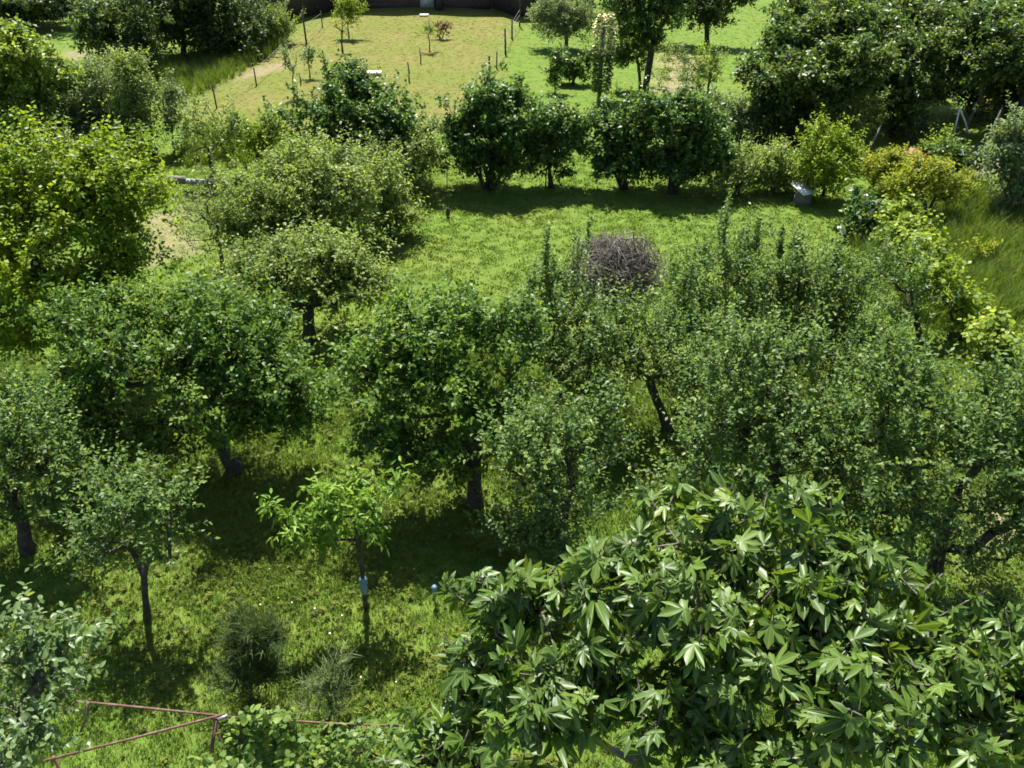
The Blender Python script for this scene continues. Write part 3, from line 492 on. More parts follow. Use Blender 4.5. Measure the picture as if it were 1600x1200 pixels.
P('shrub','light green bush against the added dark block at the top left','shrub','trees and bushes in the left background','light',(-12.11, 45.4),0.04,[(-12.19, 45.6, 0.81, 1.16, 1.04, 0.76), (-11.54, 45.4, 0.55, 0.8, 0.72, 0.5), (-12.69, 45.4, 0.39, 0.94, 0.85, 0.34)],{'stems': 3})
P('background_tree','added near-black tree covering the yard to darken the top left corner','tree','trees and bushes in the left background','dark',(-26.36, 49.21),0.1,[(-26.46, 49.41, 1.09, 2.33, 2.1, 0.97), (-24.5, 49.71, 1.2, 1.75, 1.58, 0.91), (-28.93, 49.41, 0.93, 2.33, 2.1, 0.88), (-25.45, 50.01, 1.95, 3.11, 2.8, 1.11)],{})  # tree added over the yard to make the corner dark, in place of shaded paving
P('hedge_bush','leftmost of the dark rounded bushes in the row, widest and half hidden','shrub','dark bushes in a row behind the lawn','hazel',(-4.59, 25.16),0.07,[(-5.99, 25.46, 1.76, 1.07, 0.97, 0.9), (-4.65, 25.66, 2.17, 1.24, 1.12, 0.93), (-3.52, 25.46, 1.76, 1.07, 0.97, 0.9), (-4.85, 25.16, 1.28, 1.61, 1.45, 0.93), (-3.73, 25.16, 0.99, 1.19, 1.07, 0.84), (-3.03, 25.36, 1.79, 0.86, 0.77, 0.77)],{'stems': 6})
P('hedge_bush','paler low bush in front of the leftmost dark bush','shrub','dark bushes in a row behind the lawn','light',(-2.95, 24.33),0.05,[(-2.98, 24.43, 1.03, 0.72, 0.65, 0.63), (-2.45, 24.33, 1.06, 0.63, 0.57, 0.64), (-2.81, 24.23, 0.58, 0.8, 0.72, 0.42)],{'stems': 4, 'cov': 0.7})
P('hedge_bush','second dark rounded bush from the left, standing on many stems','shrub','dark bushes in a row behind the lawn','hazel',(-0.73, 24.71),0.07,[(-1.49, 24.91, 1.91, 0.8, 0.72, 0.76), (-0.56, 25.01, 2.25, 1.07, 0.96, 0.79), (0.09, 25.01, 2.34, 0.75, 0.68, 0.76), (-1.12, 24.71, 1.41, 1.03, 0.93, 0.79), (-0.19, 24.71, 1.41, 0.94, 0.85, 0.8), (-0.66, 24.71, 0.75, 1.14, 1.02, 0.4), (-1.42, 24.71, 0.94, 0.68, 0.61, 0.48), (0.09, 24.71, 0.84, 0.68, 0.61, 0.43)],{'stems': 8})
P('hedge_bush','narrow dark bush on two thin stems right of the many-stemmed one','shrub','dark bushes in a row behind the lawn','hazel',(1.08, 24.82),0.05,[(0.84, 25.02, 1.88, 0.72, 0.65, 0.67), (1.31, 25.02, 1.7, 0.81, 0.73, 0.67), (1.13, 24.82, 1.19, 0.86, 0.77, 0.62), (1.79, 24.92, 1.44, 0.45, 0.41, 0.55), (1.05, 24.82, 0.71, 0.73, 0.66, 0.37)],{'stems': 4})
P('hedge_bush','fourth dark rounded bush, left of the two that touch at the right','shrub','dark bushes in a row behind the lawn','hazel',(3.3, 24.6),0.06,[(2.88, 24.8, 1.85, 0.81, 0.73, 0.72), (3.52, 24.9, 2.01, 0.85, 0.77, 0.63), (2.89, 24.6, 1.26, 0.73, 0.66, 0.69), (3.45, 24.6, 1.26, 0.69, 0.62, 0.69), (3.21, 24.6, 0.69, 0.87, 0.78, 0.32), (2.64, 24.6, 0.88, 0.52, 0.47, 0.43)],{'stems': 6})
P('hedge_bush','rightmost and largest dark rounded bush of the row','shrub','dark bushes in a row behind the lawn','hazel',(4.75, 24.33),0.08,[(4.41, 24.63, 1.99, 1.01, 0.91, 0.78), (5.32, 24.63, 2.08, 1.01, 0.91, 0.78), (4.79, 24.33, 1.44, 1.11, 0.99, 0.82), (5.67, 24.33, 1.49, 0.75, 0.68, 0.81), (5.06, 24.33, 0.7, 1.26, 1.13, 0.28), (5.93, 24.33, 0.86, 0.54, 0.48, 0.54)],{'stems': 9})
P('shrub','small bush tucked beside the rightmost dark bush of the row','shrub',None,'light',(6.56, 23.91),0.04,[(6.44, 23.91, 0.83, 0.54, 0.49, 0.55), (6.22, 23.91, 0.45, 0.55, 0.49, 0.36), (6.78, 23.91, 0.45, 0.42, 0.38, 0.33)],{'stems': 4})
P('sapling','yellowish sapling on the dry plot nearest the brown house wall','sapling','young trees on the dry plot','maple',(-8.49, 46.99),0.03,[(-8.42, 46.99, 1.33, 0.59, 0.53, 0.56), (-8.19, 47.19, 1.6, 0.59, 0.53, 0.52), (-8.68, 46.89, 0.89, 0.45, 0.4, 0.37)],{'cov': 0.6})
P('sapling','short sapling with thin brownish crown below the yellowish one','sapling','young trees on the dry plot','orange',(-8.28, 43.76),0.04,[(-8.21, 43.76, 1.0, 0.31, 0.28, 0.35), (-8.0, 43.76, 1.2, 0.28, 0.25, 0.31)],{'cov': 0.3})
P('sapling','thin sapling standing alone in the middle of the dry plot','sapling','young trees on the dry plot','light',(-4.01, 43.47),0.025,[(-4.04, 43.47, 1.14, 0.35, 0.31, 0.24), (-4.21, 43.47, 0.91, 0.21, 0.19, 0.28), (-3.86, 43.47, 1.02, 0.21, 0.19, 0.24)],{'cov': 0.55})
P('shrub','small reddish-leaved bush near the middle sapling on the dry plot','shrub',None,'red',(-3.65, 46.34),0.02,[(-3.52, 46.34, 0.62, 0.44, 0.4, 0.29), (-3.76, 46.34, 0.43, 0.33, 0.3, 0.26), (-3.27, 46.34, 0.52, 0.26, 0.23, 0.22)],{'stems': 3, 'cov': 0.5})
P('sapling','thin bluish sapling left of the second one at the front of the dry plot','sapling','young trees on the dry plot','silver',(-8.76, 35.06),0.025,[(-8.75, 35.06, 1.53, 0.23, 0.2, 0.29), (-8.7, 35.06, 1.16, 0.14, 0.13, 0.26)],{'cov': 0.8, 'via': [(-8.75, 35.06, 0.67)]})
P('sapling','round-topped bluish sapling at the front of the dry plot','sapling','young trees on the dry plot','silver',(-8.78, 38.24),0.025,[(-8.69, 38.24, 0.9, 0.31, 0.28, 0.31), (-8.72, 38.24, 1.11, 0.19, 0.17, 0.15)],{'cov': 0.9})
P('shrub','small leafy shoot around a crooked dark stake','shrub',None,'maple',(-7.39, 36.07),0.02,[(-7.4, 36.07, 0.43, 0.36, 0.32, 0.3), (-7.11, 36.07, 0.69, 0.18, 0.16, 0.18)],{'stems': 3, 'cov': 0.7})
P('background_tree','round grey-green tree right of the far wire fence','tree','trees on the green strip beyond the hedge row','silver',(2.66, 43.9),0.09,[(2.01, 44.1, 1.43, 1.12, 1.01, 0.83), (3.25, 44.2, 1.35, 1.12, 1.01, 0.91), (2.63, 43.9, 0.88, 1.26, 1.13, 0.68), (2.63, 44.5, 1.88, 1.26, 1.13, 0.68)],{})
P('background_tree','slim small tree alone on bright grass right of the fence','tree','trees on the green strip beyond the hedge row','hazel',(1.78, 35.66),0.035,[(1.7, 35.66, 0.95, 0.29, 0.26, 0.47), (1.85, 35.76, 1.33, 0.32, 0.29, 0.41), (1.63, 35.66, 0.61, 0.23, 0.21, 0.36)],{})
P('shrub','low dark bush behind the slim small tree','shrub','trees on the green strip beyond the hedge row','hazel',(2.52, 37.12),0.04,[(2.14, 37.22, 0.94, 0.48, 0.44, 0.49), (2.68, 37.12, 0.57, 0.67, 0.6, 0.41), (2.29, 37.12, 0.44, 0.55, 0.49, 0.36), (3.08, 37.22, 0.94, 0.42, 0.38, 0.36)],{'stems': 4})
P('background_tree','tall tree with a bare grey trunk behind the hedge row','tree','trees on the green strip beyond the hedge row','hazel',(5.32, 34.96),0.13,[(4.68, 35.26, 3.13, 1.06, 0.95, 0.89), (5.55, 35.46, 3.32, 1.11, 1.0, 1.0), (4.17, 35.56, 3.88, 1.11, 1.0, 1.0), (5.21, 35.06, 2.35, 0.79, 0.71, 0.67), (5.54, 35.36, 4.57, 1.63, 1.47, 1.08)],{'via': [(5.37, 34.96, 0.94), (5.43, 34.96, 1.67)]})
P('background_tree','smaller dark tree close to the left of the tall bare trunk','tree','trees on the green strip beyond the hedge row','hazel',(5.33, 36.27),0.06,[(4.78, 36.37, 1.86, 0.7, 0.63, 0.64), (5.07, 36.27, 1.32, 0.65, 0.58, 0.53), (4.47, 36.37, 1.49, 0.47, 0.42, 0.59)],{})
P('background_tree','small reddish-twigged tree behind the rightmost hedge bush','tree','trees on the green strip beyond the hedge row','light',(7.71, 34.01),0.045,[(7.38, 34.11, 1.38, 0.61, 0.55, 0.35), (7.81, 34.11, 1.49, 0.56, 0.5, 0.35), (7.6, 34.01, 1.09, 0.67, 0.6, 0.22)],{'cov': 0.45})
P('background_tree','dark low-crowned tree at the top edge, shading the grass under it','tree','trees on the green strip beyond the hedge row','dark',(9.73, 44.79),0.12,[(9.06, 44.99, 1.94, 1.48, 1.33, 0.98), (10.33, 45.19, 2.06, 1.42, 1.27, 0.98), (9.56, 44.79, 1.4, 1.27, 1.15, 0.54), (8.13, 45.29, 2.33, 1.41, 1.27, 0.91)],{})
P('shrub','flowering pale shrub between hedge row and the large dark trees','shrub',None,'silver',(7.61, 28.47),0.04,[(7.12, 28.57, 1.08, 0.67, 0.6, 0.57), (7.87, 28.67, 1.16, 0.72, 0.65, 0.57), (7.58, 28.47, 0.69, 0.87, 0.78, 0.39)],{'stems': 4, 'cov': 0.8})
P('shrub','low shrub under the dark-hearted tree at the left edge','shrub','trees and bushes in the left background','light',(-15.16, 26.03),0.04,[(-14.98, 26.13, 1.08, 1.11, 1.0, 0.78), (-14.15, 26.03, 0.71, 0.76, 0.68, 0.57), (-16.07, 26.03, 0.61, 1.12, 1.01, 0.56)],{'stems': 4})
P('shrub','dark shrub beneath the narrow upright tree','shrub','trees and bushes in the left background','dark',(-12.03, 26.51),0.03,[(-11.98, 26.51, 0.62, 0.68, 0.61, 0.54), (-11.58, 26.71, 0.9, 0.46, 0.41, 0.51)],{'stems': 4})
P('shrub','dark undergrowth bush below the leftmost large tree','shrub','dark undergrowth below the large trees','dark',(9.29, 28.06),0.05,[(8.74, 28.16, 0.88, 0.76, 0.69, 0.82), (9.57, 28.06, 0.81, 0.86, 0.77, 0.71), (9.17, 28.46, 1.32, 0.95, 0.86, 0.7)],{'stems': 5})
P('shrub','dark undergrowth bush below the middle large tree','shrub','dark undergrowth below the large trees','dark',(13.32, 29.68),0.05,[(12.82, 29.98, 1.13, 0.9, 0.81, 0.75), (13.74, 30.18, 1.3, 1.05, 0.95, 0.79), (13.18, 29.68, 0.56, 0.9, 0.81, 0.51)],{'stems': 5})
P('shrub','dark undergrowth bush below the right corner tree','shrub','dark undergrowth below the large trees','dark',(17.39, 32.48),0.05,[(16.19, 32.68, 1.12, 0.97, 0.87, 0.8), (17.51, 32.78, 0.87, 1.14, 1.02, 0.82), (19.08, 32.88, 0.61, 1.2, 1.08, 0.56)],{'stems': 5})
P('shrub','dark undergrowth bush between the leaning thick pole and the right edge','shrub','dark undergrowth below the large trees','dark',(18.86, 30.44),0.05,[(18.05, 30.84, 1.35, 1.27, 1.15, 0.9), (19.21, 30.64, 0.96, 1.28, 1.15, 0.91)],{'stems': 5})
P('background_tree','large dark spreading tree, leftmost of the three in the upper right','tree','large dark trees in the upper right corner','walnut',(10.05, 28.47),0.2,[(8.54, 28.47, 2.54, 1.16, 1.05, 1.07), (9.86, 28.17, 2.7, 1.42, 1.28, 1.04), (11.04, 28.17, 2.41, 1.06, 0.96, 0.97), (9.06, 29.67, 3.18, 1.19, 1.07, 0.85), (10.62, 30.07, 3.4, 1.49, 1.34, 0.89), (10.13, 31.47, 3.66, 1.49, 1.34, 0.72), (12.05, 31.97, 3.68, 1.51, 1.36, 0.73), (8.44, 28.27, 1.58, 0.8, 0.72, 0.86), (9.51, 27.97, 1.56, 1.17, 1.05, 0.82), (11.13, 33.47, 3.86, 2.1, 1.89, 0.57)],{})
P('background_tree','large dark spreading tree in the middle of the upper right group','tree','large dark trees in the upper right corner','walnut',(14.63, 30.44),0.2,[(13.15, 30.44, 2.3, 1.39, 1.25, 0.98), (14.35, 30.24, 2.45, 1.38, 1.24, 1.02), (12.95, 31.44, 2.83, 1.31, 1.18, 0.9), (14.71, 32.04, 3.03, 1.59, 1.43, 0.9), (14.48, 33.44, 3.43, 1.64, 1.47, 0.76), (16.47, 33.64, 3.29, 1.6, 1.44, 0.77), (12.52, 30.14, 1.74, 0.99, 0.89, 0.79), (15.48, 30.94, 2.62, 1.1, 0.99, 0.9), (15.96, 35.44, 3.55, 2.22, 2.0, 0.6)],{})
P('background_tree','large dark tree cut by the upper right corner','tree','large dark trees in the upper right corner','walnut',(17.43, 29.17),0.2,[(15.9, 29.17, 2.78, 1.23, 1.11, 0.94), (17.23, 29.17, 2.58, 1.57, 1.41, 1.18), (15.72, 30.17, 3.18, 1.06, 0.96, 0.87), (17.17, 30.77, 3.27, 1.62, 1.46, 0.86), (17.6, 32.37, 3.71, 1.78, 1.61, 0.73), (18.77, 29.97, 3.02, 1.93, 1.74, 1.43), (18.87, 32.17, 3.64, 1.78, 1.6, 0.83)],{})
P('shrub','feathery shrub with brownish twigs below the large dark trees','shrub',None,'light',(11.24, 28.47),0.05,[(10.22, 28.57, 1.5, 0.81, 0.73, 0.66), (11.18, 28.67, 1.58, 1.0, 0.9, 0.65), (10.84, 28.47, 0.9, 1.1, 0.99, 0.53), (11.85, 28.47, 1.11, 0.62, 0.56, 0.58)],{'stems': 5, 'cov': 0.7})
P('shrub','slender dark shrub standing under the large dark trees','shrub',None,'hazel',(13.71, 28.96),0.03,[(13.31, 29.06, 1.27, 0.49, 0.44, 0.64), (13.65, 28.96, 0.65, 0.54, 0.48, 0.49)],{'stems': 3, 'cov': 0.6})
P('young_tree','bright yellow-green young tree beside the white board','tree',None,'maple',(9.04, 23.81),0.05,[(8.58, 23.91, 1.66, 0.57, 0.51, 0.49), (9.45, 24.01, 1.54, 0.53, 0.48, 0.58), (8.93, 23.81, 1.14, 0.86, 0.78, 0.64), (8.49, 23.81, 0.77, 0.42, 0.37, 0.51), (9.06, 23.81, 0.48, 0.54, 0.49, 0.26)],{})
P('shrub','round green bush left of the white board','shrub',None,'light',(7.8, 24.33),0.04,[(7.41, 24.33, 0.63, 0.59, 0.53, 0.46), (8.03, 24.33, 0.63, 0.59, 0.53, 0.46), (7.68, 24.43, 0.84, 0.64, 0.57, 0.35), (7.74, 24.33, 0.35, 0.81, 0.73, 0.18)],{'stems': 5})
P('shrub','pale cream-green clump in the shade below the right corner tree','shrub',None,'cream',(17.79, 31.15),0.03,[(17.31, 31.15, 0.55, 0.47, 0.42, 0.36), (17.91, 31.15, 0.55, 0.47, 0.42, 0.36), (17.63, 31.25, 0.66, 0.47, 0.42, 0.3)],{'stems': 5, 'cov': 1.3})
P('shrub','tall silvery grey-green shrub cut by the right edge','shrub',None,'silver',(14.11, 22.57),0.06,[(13.36, 22.77, 1.92, 0.51, 0.46, 0.6), (13.82, 22.77, 1.84, 0.59, 0.53, 0.72), (13.5, 22.57, 1.2, 0.55, 0.5, 0.64), (14.14, 22.57, 0.83, 0.6, 0.54, 0.69), (13.7, 22.57, 0.56, 0.48, 0.43, 0.44)],{'stems': 5})
P('grapevine','leafy yellow-green vine between the golden tree and the row of grapevines','vine','grapevines in the row along the right','vine',(9.73, 18.86),0.03,[(9.48, 18.86, 0.67, 0.48, 0.44, 0.37), (9.33, 18.96, 0.96, 0.41, 0.37, 0.34), (9.81, 18.86, 0.29, 0.45, 0.41, 0.24)],{'stems': 3, 'cov': 1.0})
P('small_tree','golden yellow-leaved small tree with two dark stems','tree','golden shrubs at the upper right','orange',(11.36, 22.1),0.06,[(10.95, 22.2, 1.06, 0.7, 0.63, 0.49), (11.6, 22.2, 0.88, 0.59, 0.53, 0.46), (10.56, 22.1, 0.74, 0.59, 0.53, 0.37), (11.15, 22.3, 1.43, 0.58, 0.52, 0.28)],{'stems': 2, 'cov': 0.9})
P('shrub','orange-tinted shrub behind the golden two-stemmed tree','shrub','golden shrubs at the upper right','orange',(11.31, 24.33),0.04,[(10.77, 24.33, 0.68, 0.59, 0.53, 0.31), (11.32, 24.43, 0.9, 0.59, 0.53, 0.36), (11.1, 24.33, 0.49, 0.68, 0.61, 0.29)],{'stems': 4, 'cov': 0.9})
P('sapling','wispy orange-leaved sapling right of the golden tree','sapling','golden shrubs at the upper right','orange',(12.75, 23.05),0.025,[(12.49, 23.05, 0.75, 0.4, 0.36, 0.22), (12.71, 23.05, 0.88, 0.32, 0.29, 0.19), (12.4, 23.05, 0.57, 0.24, 0.22, 0.18)],{'cov': 0.4})
P('shrub','low orange-tinged plant in the long grass at the right','shrub','golden shrubs at the upper right','orange',(11.81, 19.49),0.02,[(11.64, 19.49, 0.31, 0.29, 0.26, 0.21), (11.88, 19.49, 0.21, 0.22, 0.19, 0.15)],{'stems': 4, 'cov': 0.7})
P('rose_bush','white-flowered rose bush left of the climbing vines','shrub',None,'hazel',(9.19, 20.67),0.03,[(8.94, 20.77, 0.89, 0.44, 0.4, 0.37), (8.88, 20.67, 0.5, 0.41, 0.37, 0.33), (9.26, 20.67, 0.58, 0.37, 0.33, 0.38)],{'stems': 5, 'flowers': ('white', 150)})
P('rose_bush','white-flowered rose bush at the foot of the dark leaning pole','shrub',None,'hazel',(14.0, 25.44),0.03,[(13.75, 25.44, 0.5, 0.4, 0.36, 0.3), (14.07, 25.44, 0.4, 0.31, 0.28, 0.26)],{'stems': 4, 'flowers': ('white', 110)})
P('shrub','dark green bush left of the dark leaning pole','shrub',None,'hazel',(13.45, 25.56),0.03,[(13.23, 25.66, 0.63, 0.49, 0.44, 0.39), (13.46, 25.56, 0.32, 0.49, 0.44, 0.27)],{'stems': 4})
P('shrub','upright light green bush beside the red tile heap','shrub',None,'maple',(14.0, 27.53),0.03,[(13.91, 27.53, 0.51, 0.28, 0.25, 0.39), (13.82, 27.53, 0.23, 0.28, 0.26, 0.23)],{'stems': 3})
P('grapevine','topmost grapevine of the row with pale yellow-green leaves','vine','grapevines in the row along the right','vine',(9.85, 19.98),0.03,[(9.62, 20.08, 0.74, 0.54, 0.49, 0.47), (9.88, 20.08, 0.99, 0.4, 0.36, 0.36), (9.6, 19.98, 0.35, 0.47, 0.43, 0.26), (10.04, 19.98, 0.52, 0.33, 0.29, 0.33)],{'stems': 3, 'cov': 1.1})
P('grapevine','second grapevine of the row, yellow-topped, counting from the rose bush','vine','grapevines in the row along the right','vine',(9.6, 17.67),0.03,[(9.29, 17.77, 1.15, 0.59, 0.53, 0.4), (9.69, 17.77, 0.6, 0.56, 0.51, 0.41), (9.09, 17.67, 0.96, 0.42, 0.38, 0.31)],{'stems': 2, 'cov': 1.1})
P('grapevine','third grapevine of the row, trailing towards the dark gap','vine','grapevines in the row along the right','vine',(9.35, 15.6),0.035,[(9.77, 15.7, 0.1, 0.4, 0.36, 0.33), (8.92, 15.7, 1.22, 0.5, 0.45, 0.4), (9.22, 15.6, 0.83, 0.51, 0.46, 0.37), (9.46, 15.6, 0.38, 0.42, 0.38, 0.27)],{'stems': 2, 'cov': 1.1})
P('grapevine','large yellow-green grapevine at the right edge of the picture','vine','grapevines in the row along the right','vine',(8.98, 12.78),0.04,[(8.38, 12.98, 1.51, 0.48, 0.43, 0.36), (8.89, 12.98, 1.31, 0.46, 0.41, 0.44), (8.62, 12.78, 0.97, 0.54, 0.48, 0.41), (9.16, 12.78, 0.7, 0.47, 0.42, 0.48), (8.83, 12.68, 0.49, 0.44, 0.4, 0.16)],{'stems': 3, 'cov': 1.1})
P('small_tree','small blue-green tree with dark trunk beside the grapevine row','tree',None,'plum',(8.59, 15.46),0.06,[(7.74, 15.66, 1.6, 0.41, 0.37, 0.42), (8.15, 15.56, 1.07, 0.44, 0.4, 0.49), (7.75, 15.46, 0.98, 0.38, 0.34, 0.5), (8.12, 15.46, 0.53, 0.39, 0.35, 0.24)],{'cov': 0.8})
P('young_tree','young tree with bright drooping leaves and a blue wrap on its thin trunk','tree',None,'peach',(-2.0, 8.16),0.03,[(-2.35, 8.26, 1.95, 0.32, 0.29, 0.12), (-1.8, 8.36, 1.86, 0.33, 0.29, 0.17), (-1.35, 8.36, 1.94, 0.21, 0.19, 0.14), (-2.88, 8.16, 1.72, 0.21, 0.17, 0.1), (-2.77, 8.06, 1.48, 0.21, 0.18, 0.1), (-2.0, 8.16, 1.66, 0.39, 0.27, 0.11), (-2.46, 8.06, 1.37, 0.23, 0.2, 0.1), (-2.2, 8.26, 1.79, 0.33, 0.29, 0.2)],{'via': [(-2.0, 8.16, 0.64), (-2.0, 8.16, 1.08), (-2.0, 8.16, 1.5)], 'cov': 0.4, 'wrap': 1})
P('shrub','dark feathery clump of fine foliage on the near lawn','shrub',None,'feather',(-3.2, 6.75),0.01,[(-3.07, 6.75, 0.75, 0.31, 0.28, 0.35), (-3.15, 6.75, 0.36, 0.35, 0.27, 0.13), (-3.02, 6.8, 1.03, 0.22, 0.2, 0.21)],{'stems': 8, 'cov': 1.2})
P('shrub','grey-green feathery clump behind the rusty rail','shrub',None,'feather2',(-2.21, 6.48),0.01,[(-2.15, 6.48, 0.57, 0.26, 0.23, 0.33), (-2.3, 6.48, 0.27, 0.22, 0.2, 0.1)],{'stems': 6, 'cov': 0.6})
P('shrub','light green small-leaved bush at the right edge below the dark trunk','shrub',None,'lightfine',(6.14, 7.31),0.03,[(5.64, 7.41, 0.73, 0.55, 0.39, 0.17), (6.18, 7.41, 0.79, 0.51, 0.41, 0.18), (5.98, 7.31, 0.49, 0.73, 0.29, 0.13)],{'stems': 6})
P('plum_tree','grey-green leafy tree cut by the lower left corner','tree',None,'plumnear',(-3.33, 3.7),0.08,[(-3.31, 4.0, 4.21, 0.27, 0.24, 0.12), (-3.15, 4.2, 3.97, 0.19, 0.17, 0.1), (-3.35, 3.7, 4.05, 0.35, 0.26, 0.12), (-3.05, 3.8, 4.06, 0.24, 0.19, 0.1), (-3.29, 3.4, 3.92, 0.34, 0.24, 0.12), (-3.72, 3.7, 4.12, 0.35, 0.31, 0.5), (-3.13, 3.5, 3.92, 0.21, 0.19, 0.11), (-3.39, 4.0, 4.54, 0.17, 0.16, 0.1)],{'leafobjs': 260, 'root': (-3.6, 3.1), 'cov': 0.55})
P('pergola_vine','grapevine spreading over the rusty rail at the bottom','vine',None,'vinenear',(-1.83, 4.5),0.03,[(-2.22, 4.6, 2.5, 0.27, 0.18, 0.1), (-1.89, 4.5, 2.37, 0.33, 0.2, 0.1), (-2.43, 4.4, 2.29, 0.3, 0.19, 0.1), (-1.39, 4.45, 2.31, 0.33, 0.19, 0.1), (-1.01, 4.5, 2.28, 0.25, 0.19, 0.1), (-1.74, 4.25, 2.25, 0.6, 0.22, 0.11), (-1.09, 4.25, 2.25, 0.44, 0.18, 0.1), (-2.56, 4.25, 2.25, 0.33, 0.18, 0.1)],{'leafobjs': 260, 'root': (-1.6, 4.2), 'cov': 0.5})
P('fig_tree','large-leaved lobed fig tree filling the lower right foreground','tree',None,'fig',(1.29, 2.9),0.055,[(0.98, 3.0, 5.65, 0.55, 0.37, 0.16), (0.66, 2.7, 5.44, 0.54, 0.34, 0.16), (1.58, 3.0, 5.75, 0.48, 0.33, 0.14), (1.34, 2.6, 5.57, 0.52, 0.32, 0.15), (1.96, 2.8, 5.7, 0.41, 0.34, 0.15), (2.22, 2.6, 5.66, 0.33, 0.3, 0.22), (0.07, 3.15, 5.44, 0.29, 0.26, 0.21), (-0.14, 3.25, 5.52, 0.16, 0.14, 0.2), (0.26, 2.7, 5.29, 0.39, 0.3, 0.14), (0.96, 3.4, 5.85, 0.31, 0.2, 0.1), (1.47, 3.4, 5.9, 0.26, 0.17, 0.1), (0.48, 3.3, 5.71, 0.27, 0.22, 0.1), (1.82, 2.4, 5.51, 0.53, 0.24, 0.11), (0.97, 2.4, 5.32, 0.6, 0.21, 0.1), (-0.14, 3.0, 5.04, 0.21, 0.19, 0.32), (2.55, 2.5, 5.52, 0.33, 0.3, 0.39), (1.76, 3.2, 5.81, 0.2, 0.17, 0.1), (-0.34, 2.7, 4.91, 0.24, 0.21, 0.18)],{'leafobjs': 300, 'root': (1.25, 2.5)})

# ---------------------------------------------------------------- far house at the top edge, dark blocks added beside it for shade
def part(name, build, mat, parent, smooth=False, **kw):
    mb = MB(); build(mb); return obj(name, mb.mesh(name, mat, smooth), parent, **kw)
h = thing('house', 'brown house wall with a white door at the top edge of the picture', 'house', (-5.8, 55.6, 0))
part('wall', lambda m: [m.box((0, 3.0, 1.9), (9.2, 6, 4.2))], BROWN, h)
part('plinth', lambda m: [m.box((-2.2, -.03, .14), (4.7, .12, .32)), m.box((2.9, -.03, .14), (3.3, .12, .32))], WOODD, h)
dr = part('door', lambda m: [m.box((.68, -.03, 1.05), (.82, .08, 2.1)), m.box((.68, -.08, 1.5), (.5, .04, .8)), m.box((.68, -.08, .5), (.5, .04, .7))], WHITE, h)
part('handle', lambda m: m.box((.98, -.1, 1.0), (.03, .08, .14)), BLACK, dr)
for wx in (-2.6, 3.0):
    wn = part('window', lambda m: [m.box((wx, -.02, 1.9), (1.2, .08, 1.3))], WHITE, h); part('pane', lambda m: [m.box((wx-.28, -.075, 1.9), (.48, .02, 1.1)), m.box((wx+.28, -.075, 1.9), (.48, .02, 1.1))], GLASS, wn)
def gable(m):
    V = [(-5, -.5, 3.9), (5, -.5, 3.9), (5, 6.5, 3.9), (-5, 6.5, 3.9), (-5, 3, 6.2), (5, 3, 6.2)]; m.add(V, [(0, 4, 3), (1, 2, 5)], [(0, 1, 5, 4), (2, 3, 4, 5), (3, 2, 1, 0)])
part('roof', gable, ROOF, h)
def shade_shed(label, A, B, depth, hh, side):  # added dark boarded block, stands in for the shaded ground beside the house
    A = np.array(A); B = np.array(B); L_ = np.linalg.norm(B-A); an = math.atan2(B[1]-A[1], B[0]-A[0]); t = thing('shade_shed', label, 'shade_shed', (A[0], A[1], 0), 'added dark blocks standing in for shade by the brown house'); t.rotation_euler = (0, 0, an)
    def wall(m):
        m.box((L_/2, depth/2+.03, hh/2), (L_, depth, hh))
        k = int(L_/.2)
        for i in range(k): m.box(((i+.5)*L_/k, .0+.008*(i % 2), hh/2-.02), (L_/k-.025, .06, hh-.06))
    part('wall', wall, WOODD, t)
    part('roof', lambda m: m.box((L_/2, depth/2, hh+.1), (L_+.5, depth+.6, .12), 0, .08), ROOF, t); return t
shade_shed('added dark board block left of the brown house, standing in for shade', (-13.6, 49.6), (-10.45, 55.3), 4.5, 2.4, 0)
shade_shed('added dark board block right of the brown house, standing in for shade', (-1.15, 55.5), (.5, 52.9), 0.9, 2.4, 1)
shade_shed('added dark board block behind the round grey-green tree, standing in for shade', (.62, 52.9), (4.8, 53.9), 3.5, 2.4, 1)
b = thing('water_barrel', 'black barrel standing beside the white door', 'barrel', (-4.35, 54.8, 0))
part('body', lambda m: m.tube([(0, 0, 0), (0, 0, .12), (0, 0, .45), (0, 0, .8), (0, 0, .92)], [.23, .27, .29, .27, .24], 14), BLACK, b, True)
part('rim', lambda m: m.tube([(0, 0, .9), (0, 0, .95)], [.26, .26], 14), BLACK, b)

# ---------------------------------------------------------------- fences, posts, poles
def post(m, x_, y_, h_, r, lx=0, ly=0): m.tube([(x_, y_, -.15), (x_+lx*.5, y_+ly*.5, h_*.5), (x_+lx, y_+ly, h_)], [r*1.05, r, r*.9], 7)
def fence(label, pts, hs):
    o_ = np.array([*pts[0], 0]); t = thing('wire_fence', label, 'fence', o_)
    for i, (q, h_) in enumerate(zip(pts, hs)): part('post', lambda m: post(m, q[0]-o_[0], q[1]-o_[1], h_, .045 if h_ > .9 else .03, .02*(i % 3-1), 0), WOODD, t)
    for z_ in (.3, .6, .85):
        part('wire', lambda m: m.tube([(q[0]-o_[0], q[1]-o_[1], z_*min(1, h_)) for q, h_ in zip(pts, hs)], .005, 3), WIRE, t)
    return t
fence('line of dark fence posts with wire between dry plot and green strip', [(-1.15, 34.2), (-.95, 37.12), (-.69, 39.89), (-.31, 42.76), (.0, 46.34), (.42, 49.93)], [.9, 1.15, .75, 1.2, .95, 1.9])
fence('line of thin fence posts with wire along the left of the dry plot', [(-11.4, 33.4), (-10.72, 36.8), (-10.48, 41.16), (-10.4, 45.55), (-10.37, 49.75)], [.9, .75, 1.0, 1.5, .8])
